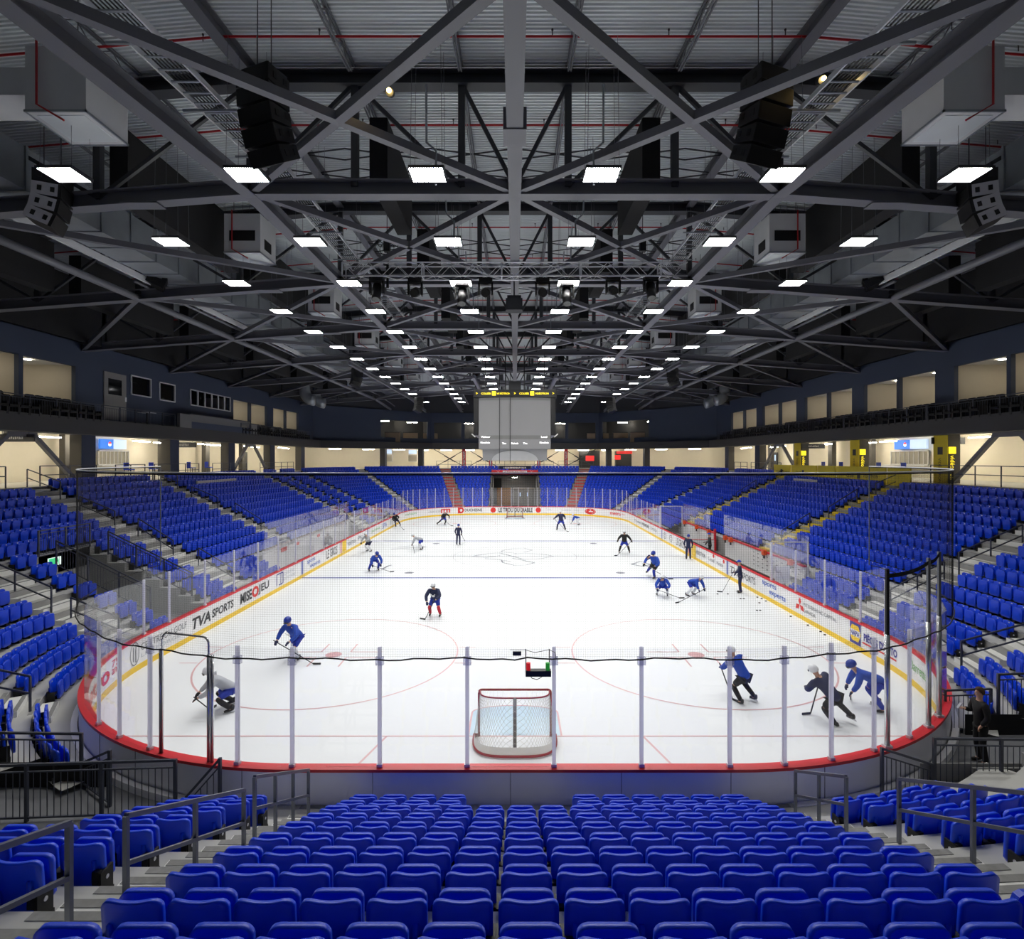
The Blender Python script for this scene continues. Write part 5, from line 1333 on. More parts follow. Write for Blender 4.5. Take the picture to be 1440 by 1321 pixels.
# concourse lamps, concession windows, screens, signs
def lin(x, y, L, ax, label, z=8.55):
    mb = MB(); mb.box(-L/2 if ax == 'x' else -.05, L/2 if ax == 'x' else .05, -L/2 if ax == 'y' else -.05, L/2 if ax == 'y' else .05, -.03, .03)
    o = mb.build('linear_lamp', 'linear', None, (x, y, z)); tag(o, label, 'lamp', 'linear lamps of the concourse')
for s, nm in ((-1, 'left'), (1, 'right')):
    for k in range(12): lin(s*(XW+2.1+(k % 2)*1.2), 25.2+4.2*k, 1.8, 'y', f'linear ceiling lamp of the {nm} concourse, {ordw(k+1)} from the near end')
    for k in range(4): lin(s*(3.5+3.6*k), YF+2.6-max(0, (3.6*k-8))*.0, 1.6, 'x', f'linear ceiling lamp of the far concourse, {ordw(k+1)} {nm} of centre')
    for k in range(3):
        c = ow[2] if s > 0 else ow[5]; lin(s*(XW-1.5-3.6*k), CY1+2.6+3.6*k+1.5, 1.6, 'x', f'linear ceiling lamp of the far {nm} corner, {ordw(k+1)} from the side')
xb = XW+5.05
def cw(s, y0, y1, nm, tv):
    t = thing('concession_window', f'shuttered food counter window in the {nm} concourse back wall', 'counter window', (s*xb, y0, ZC)); L = y1-y0; X = lambda v: -s*v
    fr = MB(); 
    for a, b, c, d in ((0,L,.95,1.05),(0,L,2.0,2.1),(0,.08,.95,2.1),(L-.08,L,.95,2.1)): fr.box(min(X(.1),X(0)), max(X(.1),X(0)), a, b, c, d)
    n = 8
    for j in range(1, n): fr.box(min(X(.08),X(.02)), max(X(.08),X(.02)), L*j/n-.03, L*j/n+.03, 1.0, 2.05)
    fr.build('frame', 'frame_white', t); MB().box(min(X(.03),X(0)), max(X(.03),X(0)), 0, L, 1.0, 2.05).build('shutter', 'mesh_grey', t); MB().box(min(X(.6),X(0)), max(X(.6),X(0)), -.3, L+.3, .9, .97).build('counter', 'aluminium', t)
    sc_ = thing('menu_screen', f'lit blue menu screen above the {nm} food counter', 'screen', (s*(xb-.15), y0, ZC+2.2)); b0 = 0 if s < 0 else L*.43; MB().box(-.06, .06, b0, b0+L*.42, 0, .72).build('blue_panel', 'screen_blue', sc_); l0 = L*.43-b0; MB().box(-.06, .06, l0, l0+L*.42, 0, .72).build('photo_panel', 'screen_light', sc_)
    b = MB(); b.v = []; 
    b.add([(-s*.07, b0+(L*.3 if s < 0 else L*.12)+.16*math.cos(2*PI*i/16), .36+.16*math.sin(2*PI*i/16)) for i in range(16)], [tuple(range(16))]); b.build('white_disc', 'led_white', sc_)
    b = MB(); b.add([(-s*.075, b0+(L*.3 if s < 0 else L*.12)+.16*math.cos(PI*i/10), .38+.16*math.sin(PI*i/10)) for i in range(11)], [tuple(range(11))]); b.build('red_half', 'screen_red', sc_)
cw(1, 41.8, 46.0, 'right', 1); cw(-1, 41.5, 44.8, 'left', 1)
for k, (px0, px1) in enumerate(((537, 559), (563, 587))):
    a, b = at(px0, 645, 88.3), at(px1, 645, 88.3); t = thing('concession_window', f'far food counter window, {("left", "right")[k]} one of the two beyond the left stand corner', 'counter window', (a.x, 88.3-3.5*(1-k), ZC)); W_ = b.x-a.x
    MB().box(0, W_, -.05, 0, .95, 2.1).build('frame', 'frame_white', t); MB().box(.1, W_-.1, -.07, -.05, 1.05, 2.0).build('shutter', 'mesh_grey', t); MB().box(.0, W_*.45, -.1, -.03, 2.2, 2.8).build('blue_screen', 'screen_blue', t); MB().box(W_*.5, W_*.95, -.1, -.03, 2.2, 2.8).build('light_screen', 'screen_light', t)
# red kiosk on the far right
a = at(866, 645, 87); t = thing('red_kiosk', 'dark kiosk with red sign and screens in the far right concourse', 'kiosk', (a.x, 87, ZC)); MB().box(0, 3.3, -.1, 1, 0, 2.6).build('booth', 'steel_black', t); MB().box(.1, 2.9, -.16, -.1, 2.2, 2.6).build('sign_band', 'screen_red', t); MB().box(-.2, .7, -.2, -.1, 1.3, 2.0).build('screen', 'screen_red', t)
blur_marks(12, 'lettering', 'cap_red', (1.5, -.165, 2.4), (1,0,0), (0,0,1), .2, 2.3, t)
a = at(815, 645, 88); t = thing('dark_recess', 'dark recess with a red panel in the far right concourse', 'recess', (a.x, 88.2, ZC)); MB().box(0, 3.2, 0, .8, 0, 2.7).build('back', 'steel_black', t); MB().box(1.0, 2.3, -.06, 0, 1.1, 1.9).build('red_panel', 'screen_red', t)
for k, (px, d) in enumerate(((652.5, 84.6), (796, 84.6))):
    a = at(px, 645, d); t = thing('red_banner', f'narrow red column banner with white letters, {("left", "right")[k]} of the scoreboard', 'banner', (a.x, d, ZC)); MB().box(-.27, .27, -.06, 0, 0, 2.85).build('cloth', 'cap_red', t); blur_marks(9, 'lettering', 'sign_white', (0, -.062, 1.45), (0,0,1), (-1,0,0), .3, 2.2, t)
for k, px in enumerate((690, 757.5)):
    a = at(px, 645, 84.5); t = thing('red_banner', f'short red banner under the {("left", "right")[k]} edge of the scoreboard', 'banner', (a.x, 84.5, ZC)); MB().box(-.25, .25, -.05, 0, 0, 2.85).build('cloth', 'cap_red', t); MB().box(-.1, .1, -.055, -.05, .4, 2.4).build('white_stripe', 'sign_white', t)
a = at(724, 645, 83.6); t = thing('drum_platform', 'grey railed platform with blue banner above the far gate', 'platform', (0, 83.3, ZC-.2)); MB().box(-2.4, 2.4, -.1, .4, -.35, .6).build('panel', 'concrete_dark', t); MB().box(-2.3, 2.3, -.14, -.1, .0, .55).build('banner', 'navy', t); blur_marks(15, 'lettering', 'sign_white', (0, -.145, .3), (1,0,0), (0,0,1), .22, 3.4, t)
# dark exits and doors in the concourse back walls
for k, (s, y, w_) in enumerate(((-1, 63.2, 1.5), (1, 66.0, 1.6))):
    t = thing('concourse_door', f'dark door in the {"left" if s < 0 else "right"} concourse wall near the far corner', 'door', (s*(xb), y, ZC)); MB().box(-.05,.05,0,w_,0,2.2).build('door_leaf', 'steel_dark', t); MB().box(-.08,.08,.3,.6,1.2,1.9).build('window', 'screen_light', t)
for k, (s, y, txt) in enumerate(((-1, 29.6, 'SECTION'), (-1, 44.6, 'SORTIE'), (1, 34.1, 'SORTIE'), (1, 49.5, 'SECTION'))):
    t = thing('hanging_sign', f'dark hanging sign in the {"left" if s < 0 else "right"} concourse, {("nearest left", "farther left", "nearest right", "farther right")[k]}', 'sign', (s*(XW+.5), y, 8.35)); MB().box(-1.0, 1.0, -.04, .04, -.2, .2).build('panel', 'sign_dark', t); blur_marks(8, 'lettering', 'sign_white', (0, -.045, 0), (1,0,0), (0,0,1), .13, .9, t); MB().tube((-.7,0,.2), (-.7,0,.5), .01, 5).tube((.7,0,.2), (.7,0,.5), .01, 5).build('rod', 'steel_dark', t)
# concourse inner pilasters
for s, nm in ((-1, 'left'), (1, 'right')):
    for k, y in enumerate((37.7, 48.0, 54.7, 62.0) if s < 0 else (30.8, 47.5, 53.3, 60.0, 66.0)):
        o = MB().box(-.2, .2, -.35, .35, 0, ZCE-ZC).build('pilaster', 'column_grey', None, (s*(XW+4.3), y, ZC)); tag(o, f'grey pilaster at the back of the {nm} concourse, {ordw(k+1)} from the near end', 'column', 'back pilasters of the concourse')
# yellow banners on the right
cxr = XW-.32
for k, y in enumerate((YT[2], YT[3], YT[4])):
    t = thing('yellow_banner', f'tall yellow column banner in the right concourse, {ordw(k+1)} from the near end', 'banner', (XW-.3, y, ZC), 0, 'tall yellow column banners'); MB().box(-.06, .0, -.55, .55, -.1, 2.85).build('cloth', 'banner_yellow', t); MB().box(-.07, -.06, -.2, .2, 1.7, 2.15).build('black_square', 'board_black', t); text_flat('VIDÉOTRON', 'lettering', 'board_black', (-.066, 0, .75), (0,0,-1), (0,-1,0), .26, 1.5, t)
    t2 = thing('column_lettering', f'yellow vertical lettering with square badge on the right column, {ordw(k+1)} from the near end', 'sign', (XW-.3, y-.57, ZC), 0, 'yellow column lettering'); MB().box(.0, .42, -.02, 0, 1.75, 2.15).build('badge', 'led_yellow', t2); text_flat('vidéotron', 'lettering', 'led_yellow', (.22, -.022, .95), (0,0,-1), (1,0,0), .26, 1.4, t2); MB().box(.0, .02, -.005, 0, .2, .22).build('pin', 'steel_dark', t2)
segs = ((36.2, 40.3), (40.5, 44.4), (44.6, 46.2), (46.4, 51.0))
yy = 34.6
PLX = HW+10.9
for k, (y0, y1) in enumerate(((34.4, 36.6), (36.7, 42.4), (42.5, 45.0), (45.1, 49.3), (49.4, 52.6))):
    t = thing('club_balustrade', f'yellow club balustrade panel at the top of the right stand, {ordw(k+1)} from the near end', 'panel', (XW-1.55, y0, ZC-.35), 0, 'yellow club balustrade panels'); L = y1-y0
    MB().box(-.04, .04, 0, L-.1, 0, 1.25).build('panel', 'banner_yellow', t)
    if k in (1, 3, 4): text_flat('CLUB', 'lettering', 'board_black', (-.045, L*.68, .62), (0,-1,0), (0,0,1), .28, .9, t); text_flat('VIDÉOTRON', 'lettering', 'board_black', (-.045, L*.27, .62), (0,-1,0), (0,0,1), .28, 1.6, t); MB().box(-.05, -.04, L*.5-.18, L*.5+.18, .4, .85).build('black_square', 'board_black', t)
for s, nm in ((1, 'right'), (-1, 'left')):
    for k in range(4):
        y = (36.5, 39.0, 43.5, 46.0)[k]
        t = thing('club_stool', f'blue high stool behind the railing of the {nm} upper platform, {ordw(k+1)} from the near end', 'stool', (s*(XW-.75), y, ZC), 0, 'blue high stools on the upper platforms'); MB().box(-.22, .22, -.22, .22, .72, .78).build('seat', 'seat_blue', t); MB().box(s*.2-.03, s*.2+.03, -.22, .22, .78, 1.2).build('backrest', 'seat_blue', t)
        for a, b in ((-.18,-.18),(.18,-.18),(-.18,.18),(.18,.18)): MB().tube((a,b,0), (a,b,.72), .02, 5).build('leg', 'steel_black', t)
for s, nm, y0, y1 in ((1, 'right', 43.8, 47.4), (-1, 'left', 41.6, 47.4)):
    o = MB().box(-.05, .05, 0, y1-y0, 0, .75).build('low_white_wall', 'unit_white', None, (s*(XW-2.25), y0, ZC-.95)); tag(o, f'low white wall at the top of the {nm} stand', 'low wall')
# concourse railings
def rail3(p0, p1, label, h=1.07, m='rail_dark', grp='plain concourse railings'):
    p0, p1 = Vector(p0), Vector(p1); d = p1-p0; r = thing('concourse_railing', label, 'railing', p0, 0, grp); n = max(1, int(round(d.length/1.6)))
    for z, nm_ in ((h, 'top_rail'), (h*.55, 'mid_rail')): MB().bar(up*z, d+up*z, .045, .045).build(nm_, m, r)
    for k in range(n+1): MB().bar(d*(k/n), d*(k/n)+up*h, .045, .045).build('post', m, r)
def conc_rails(s, nm, spans):
    for k, (a, b) in enumerate(spans): rail3((s*(HW+DCON+.12), a, ZC), (s*(HW+DCON+.12), b, ZC), f'plain dark railing at the edge of the {nm} concourse, {ordw(k+1)} from the near end')
conc_rails(1, 'right', ((20.5, 22.2), (24.0, 33.8), (52.8, 59.5), (60.5, 64)))
conc_rails(-1, 'left', ((21.5, 27.6), (29.6, 33.6), (35.2, 38.0), (39.0, 44.5), (46.5, 52.4), (55.2, 63.5)))
for s, nm in ((-1, 'left'), (1, 'right')):
    for k, (x0, x1) in enumerate(((11.8, 6.5), (5.8, .1))): rail3((s*x0, YE+DCON+.1, ZC), (s*x1, YE+DCON+.1, ZC), f'plain railing at the edge of the far concourse, {nm} side, {("outer", "inner")[k]}')
# balcony railings and dark balcony chairs
XR_ = XW-1.05
for s, nm in ((-1, 'left'), (1, 'right')):
    ys = [25.3+BAY*k for k in range(6)]
    for k, (a, b) in enumerate(zip(ys, ys[1:])):
        if s < 0 and k in (2,): continue
        if s < 0 and k == 1: b = a+7.2
        picket('', (s*XR_, a, ZF1-.12), (s*XR_, b-.1, ZF1-.12), 1.02, 1.02, f'dark picket railing along the {nm} balcony, {ordw(k+1)} bay from the near end', 'balcony picket railings', n=int((b-a)/.16), posts=6)
ch = None; c_i = 0
def chair_mesh():
    t = thing('balcony_chair', 'x', 'chair', (0,0,0), 0, 'black balcony chairs')
    bk = MB(); seat_shell(bk, .54, .42, .98, -.05, .09, .1, .12, .03); bk.build('backrest', 'speaker', t)
    MB().box(-.26, .26, .05, .5, .36, .48).build('cushion', 'speaker', t); MB().box(-.3, -.25, .0, .45, .0, .62).build('arm_frame', 'steel_black', t); MB().box(.25, .3, .0, .45, 0, .62).build('arm_frame', 'steel_black', t); return t
for s, nm in ((1, 'right'), (-1, 'left')):
    for row in (0, 1):
        idx = 0
        for k in range(5):
            if s < 0 and k in (1, 2): continue
            y0 = 25.3+BAY*k
            for j in range(13):
                if (j % 7) == 6 or (row == 1 and j % 7 > 4): continue
                y = y0+.45+j*.62; idx += 1; loc = (s*(XW-.72+row*.95), y, ZF1-.12+row*.28); lab = f'black upholstered chair on the {nm} balcony, {("front", "back")[row]} row, {ordw(idx)} from the near end'
                if ch is None: ch = chair_mesh(); ch.location = loc; ch.rotation_euler = (0, 0, s*PI/2); ch['label'] = lab
                else: copy_tree(ch, loc, s*PI/2, lab)
    o = MB().box(-.5, .5, 0, 40, 0, .28).build(f'trim_balcony_step_{nm}', 'concrete_dark', None, (s*(XW+.25), 25.3, ZF1-.12)); struct(o)
# ================================================================= BENCHES, SCOREBOARD
# players' benches on the right
bx = HW+2.1; yA, yB = 29.2, 50.2
bb = thing('bench_back_wall', 'white back wall with rows of dark slots behind the right players benches', 'wall', (bx, yA, .26)); 
MB().box(0, .1, 0, 11.0, 0, 1.35).box(0, .1, 13.2, yB-yA, 0, 1.35).build('panel', 'board_white', bb); MB().box(-.05, .15, 0, 11.0, 1.35, 1.43).box(-.05, .15, 13.2, yB-yA, 1.35, 1.43).build('red_cap', 'cap_red', bb)
mb = MB()
for r in range(4):
    for k in range(10): mb.box(-.012, 0, .5+k*.62, .66+k*.62, .35+r*.25, .39+r*.25)
mb.build('slots', 'steel_black', bb)
for k, y in enumerate((1.2, 4.4, 9.6, 10.6, 14.0, 16.9, 20.2)):
    t = thing('drink_holder', f'small orange drink holder on the white bench wall, {ordw(k+1)} from the near end', 'drink holder', (bx-.15, yA+y, 1.5), 0, 'orange drink holders on the bench wall'); MB().box(-.1, .1, -.14, .14, 0, .3).build('box', 'bottle_orange', t); MB().box(-.04, .04, -.05, .05, -.2, 0).build('spout', 'steel_dark', t)
for k, (a, b) in enumerate(((yA, 40.8), (43.2, yB))):
    t = thing('players_bench', f'long low players bench behind the right boards, {("nearer", "farther")[k]} one', 'bench', (HW+.95, a, .262), 0, 'players benches'); MB().box(-.17, .17, 0, b-a, .45, .5).build('seat', 'counter', t); MB().box(-.12, .12, .5, .6, 0, .45).box(-.12, .12, b-a-.6, b-a-.5, 0, .45).build('leg', 'steel_dark', t)
mb = MB().box(.16, .30, yA, yB, 1.06, 1.12); tag(mb.build('bench_ledge', 'steel_black', None, (HW, 0, 0)), 'black ledge along the boards in front of the players benches', 'ledge')
t = thing('bench_divider', 'red post and low white divider between the two players benches', 'divider', (HW+2.0, 41.9, .262)); MB().box(-.1, .05, -.06, .06, 0, 1.75).build('post', 'cap_red', t); MB().box(-1.8, -.1, -.03, .03, 0, .95).build('panel', 'board_white', t); MB().box(-1.8, -.1, -.04, .04, .95, .99).build('cap', 'cap_red', t)
for k, (a, b, z1) in enumerate(((28.8, 40.6, 3.2), (43.4, 50.4, 3.2))):
    n = int((b-a)/2.4)
    for j in range(n):
        o = MB().box(-.006, .006, .02, (b-a)/n-.02, 0, 1.55).build('glass_pane', 'box_glass', bb, (.05, a+(b-a)*j/n-yA, 1.43))
for y, nm in ((28.75, 'near'), (50.4, 'far')):
    t = thing('bench_end_panel', f'glass end panel with white frame at the {nm} end of the benches', 'glass pane', (HW+.12, y, .262)); MB().box(0, 1.95, -.006, .006, .0, 2.7).build('pane', 'box_glass', t); MB().box(0, .07, -.04, .04, 0, 2.75).box(1.9, 1.97, -.04, .04, 0, 2.75).box(0, 1.95, -.03, .03, 2.7, 2.75).build('frame', 'frame_white', t)
    if nm == 'near': MB().box(.25, 1.0, -.03, -.015, .6, 1.5).build('white_board', 'board_white', t)
# penalty boxes on the left
bxl = -(HW+2.0); 
t = thing('penalty_box_wall', 'white back wall with red signs behind the left penalty boxes', 'wall', (bxl, 33.5, .262)); MB().box(-.1, 0, 0, 17, 0, 1.3).build('panel', 'board_white', t); MB().box(-.12, .02, 0, 17, 1.3, 1.36).build('cap', 'frame_white', t); MB().box(.0, .03, 2.4, 3.3, 1.0, 1.25).box(0, .03, 5.0, 5.4, 1.05, 1.25).box(0, .03, 9, 9.5, 1.05, 1.25).build('red_sign', 'ad_red', t)
for j in range(7):
    o = MB().box(-.006, .006, .02, 2.4, 0, 1.75).build('glass_pane', 'box_glass', t, (0, 2.43*j, 1.36))
for k, y in enumerate((36.5, 40.2, 43.8, 47.5)):
    o = MB().box(0, 1.9, -.006, .006, 0, 1.3).build('glass_pane', 'box_glass', t, (.02, y-33.5, .04))
# scoreboard
SY = 41.83; sb = thing('scoreboard', 'hanging centre scoreboard with grey screens and yellow lettering band', 'scoreboard', (0, SY, 0)); fy = -2.65
def S(px, py): p = at(px, py, SY+fy); return p.x, p.z
x0, z0 = S(665.5, 559); x1, z1 = S(783, 548)
MB().box(x0, x1, fy, -fy, z0, z1).build('top_ring', 'board_black', sb)
sx0, sz0 = S(673, 612.5); sx1, sz1 = S(774.5, 559.5)
n = 12; bow = .35
def screen(zb_, zt_, m, nm, xa, xb_, inset=0.0, dy=0.0):
    mb = MB(); A, Bq = [], []
    for k in range(n+1):
        t = k/n; x = xa+(xb_-xa)*t; y = fy+.12-bow*math.sin(PI*t)*.6+dy; A.append(Vector((x, y, zb_))); Bq.append(Vector((x, y+inset, zt_)))
    mb.strip(A, Bq); return mb.build(nm, m, sb)
screen(sz0, sz1-.18, 'screen_grey', 'main_screen', sx0, sx1)
screen(sz1-.18, sz1, 'grey_panel', 'screen_top_shade', sx0, sx1)
fz0 = S(724, 631.5)[1]; mz = S(724, 618)[1]
screen(mz, sz0, 'grey_panel', 'info_strip', sx0, sx1); screen(fz0, mz, 'screen_grey', 'score_strip', sx0, sx1)
MB().box(sx0-.35, sx0-.02, fy+.1, -fy-.1, sz0, z0).box(sx1+.02, sx1+.35, fy+.1, -fy-.1, sz0, z0).build('side_frame', 'board_black', sb)
MB().box(sx0+.05, sx1-.05, fy+.3, -fy-.3, fz0, z0).build('core', 'grey_panel', sb)
lz0 = S(724, 648)[1]; lx0, lx1 = S(678, 640)[0], S(770, 640)[0]
mb = MB(); A, Bq = [], []
for k in range(n+1):
    t = k/n; x = lx0+(lx1-lx0)*t; y = fy+.45-.25*math.sin(PI*t); A.append(Vector((x, y+.25, lz0))); Bq.append(Vector((x, y, fz0)))
mb.strip(A, Bq); mb.build('lower_screen', 'screen_grey', sb); MB().add([(lx0, fy+.7, lz0), (lx1, fy+.7, lz0), (lx1, -fy-.7, lz0), (lx0, -fy-.7, lz0)], [(0,1,2,3)]).build('underside', 'grey_panel', sb)
MB().box(lx0+.05, lx1-.05, fy+1.0, -fy-.7, lz0, fz0).build('lower_core', 'grey_panel', sb)
mb = MB(); ring_ = []
ax, az = S(691, 648)[0], S(724, 633.5)[1]
pts = [(ax*math.cos(PI*k/18), lz0+(az-lz0)*math.sin(PI*k/18)) for k in range(19)]
fyz = lambda x, z: fy+.40-.25*math.sin(PI*(x-lx0)/(lx1-lx0))+.25*(1-(z-lz0)/(fz0-lz0))
mb.strip([Vector((x, fyz(x, lz0), lz0)) for x, z in pts], [Vector((x, fyz(x, z), z)) for x, z in pts]); mb.build('arc_panel', 'arc_grey', sb)
def st(px, py, txt, m, h, wd, yo=-.02):
    x, z = S(px, py); text_flat(txt, 'lettering', m, (x, fy-.01+yo, z), (1,0,0), (0,0,1), h, wd, sb, bold=.02, lift=0)
pxm = (SY+fy)/F
for c0 in (683.5, 740): pass
for px, w_, txt in ((683.5, 13.5, 'COLISÉE'), (708, 19, 'VIDÉOTRON'), (737, 13.5, 'COLISÉE'), (762, 19, 'VIDÉOTRON')): st(px, 553.4, txt, 'led_yellow', 3.4*pxm, w_*pxm)
for px in (670.5, 724, 778): st(px, 553.4, '>', 'led_yellow', 3.0*pxm, 2.6*pxm)
for px in (694.6, 748.3):
    x, z = S(px, 553.4); MB().box(x-2.7*pxm, x+2.7*pxm, fy-.03, fy-.005, z-2.9*pxm, z+2.9*pxm).build('yellow_square', 'led_yellow', sb)
for px, py, txt, w_, h in ((683, 614.7, 'Visiteur', 13, 2.6), (765, 614.7, 'Local', 8.5, 2.6), (682.5, 622.8, 'Pénalités', 13, 2.6), (765, 622.8, 'Pénalités', 12.5, 2.6), (709, 623.8, 'Tirs', 6, 2.6), (724, 623.8, 'Période', 10, 2.6), (738.5, 623.8, 'Tirs', 6, 2.6)): st(px, py, txt, 'led_white', h*pxm, w_*pxm, -.13)
MB().tube((-2.2,0,z1), (-2.2,0,zb(2, SY)), .03, 6).tube((2.2,0,z1), (2.2,0,zb(2, SY)), .03, 6).tube((-.7,0,z1), (-.7,0,zb(0, SY)), .04, 6).tube((.7,0,z1), (.7,0,zb(0, SY)), .04, 6).build('hanging_cable', 'steel_black', sb)
mb = MB()
for px in (702.5, 717.5): p = S(px, 600)[0]; mb.tube((p, fy-.25, lz0-.2), (p, fy-.25, z1+1.2), .02, 5)
mb.build('front_cable', 'steel_black', sb)
MB().box(-.45, .45, -.3, .3, z1, z1+.9).build('hoist_box', 'steel_dark', sb)
for s in (-1, 1): MB().bar((s*3.0, fy, sz0+.1), (s*2.75, fy-.1, sz0-.12), .06, .06).build('bracket', 'frame_white', sb)
# ================================================================= PEOPLE
DG = None
def skin_mesh(name, verts, edges, radii, m, parent, root=0, sub=2):
    me = bpy.data.meshes.new(name); bm = bmesh.new(); sl = bm.verts.layers.skin.verify()
    bv = []
    for i, (v, r) in enumerate(zip(verts, radii)):
        b = bm.verts.new(v); s_ = b[sl]; s_.radius = (r if isinstance(r, tuple) else (r, r)); s_.use_root = (i == root); bv.append(b)
    for a, b in edges: bm.edges.new((bv[a], bv[b]))
    bm.to_mesh(me); bm.free(); tmp = bpy.data.objects.new('tmp', me); TS.collection.objects.link(tmp)
    md = tmp.modifiers.new('s', 'SKIN'); md.use_smooth_shade = True; md.branch_smoothing = .4
    sd = tmp.modifiers.new('u', 'SUBSURF'); sd.levels = sub; sd.render_levels = sub
    TS.view_layers[0].update(); dg = TS.view_layers[0].depsgraph; out = bpy.data.meshes.new_from_object(tmp.evaluated_get(dg)); out.name = name
    bpy.data.objects.remove(tmp); bpy.data.meshes.remove(me); out.materials.clear(); out.materials.append(M[m])
    out.polygons.foreach_set('use_smooth', [True]*len(out.polygons)); o = bpy.data.objects.new(name, out); COL.objects.link(o); o.parent = parent; return o
POSES = {   # hip height, forward lean, [left knee, left ankle, right knee, right ankle], [left elbow, left hand, right elbow, right hand] from the shoulder, head pitch
 'stand': (.95, 4, [(-.12,.03,.52), (-.13,-.01,.10), (.12,.03,.52), (.13,-.01,.10)], [(-.09,-.04,-.28), (-.05,.10,-.52), (.09,-.04,-.28), (.05,.10,-.52)], 0),
 'phone': (.95, 2, [(-.11,.03,.52), (-.12,-.03,.09), (.11,.02,.52), (.13,-.05,.09)], [(-.06,-.02,-.28), (.03,.10,-.53), (.07,.04,-.29), (-.06,.28,-.20)], 35),
 'glide': (.80, 34, [(-.20,.24,.46), (-.22,.0,.10), (.20,.22,.46), (.24,-.10,.10)], [(-.12,.18,-.22), (.06,.42,-.34), (.12,.16,-.24), (.02,.36,-.46)], -20),
 'stride': (.80, 42, [(-.12,.30,.46), (-.10,.06,.10), (.30,-.14,.44), (.56,-.46,.13)], [(-.22,.16,-.20), (-.10,.42,-.36), (.20,.0,-.24), (.16,.22,-.46)], -25),
 'wide': (.84, 20, [(-.26,.12,.48), (-.36,-.02,.10), (.26,.12,.48), (.36,-.04,.10)], [(-.20,.06,-.22), (-.30,.28,-.36), (.20,.06,-.22), (.28,.28,-.36)], -10),
 'bend': (.74, 68, [(-.24,.16,.44), (-.26,-.06,.10), (.24,.16,.44), (.28,-.10,.10)], [(-.10,.10,-.26), (-.02,.22,-.48), (.10,.10,-.26), (.08,.20,-.48)], -40),
 'crouch': (.60, 50, [(-.24,.28,.40), (-.24,-.04,.10), (.24,.26,.40), (.30,-.12,.10)], [(-.16,.14,-.24), (-.04,.40,-.38), (.16,.12,-.24), (.08,.36,-.44)], -30),
 'coach': (.95, 4, [(-.13,.03,.52), (-.15,-.01,.10), (.13,.03,.52), (.15,-.01,.10)], [(-.09,.10,-.26), (-.05,.36,-.30), (.10,.02,-.28), (.02,.20,-.46)], 5),
}
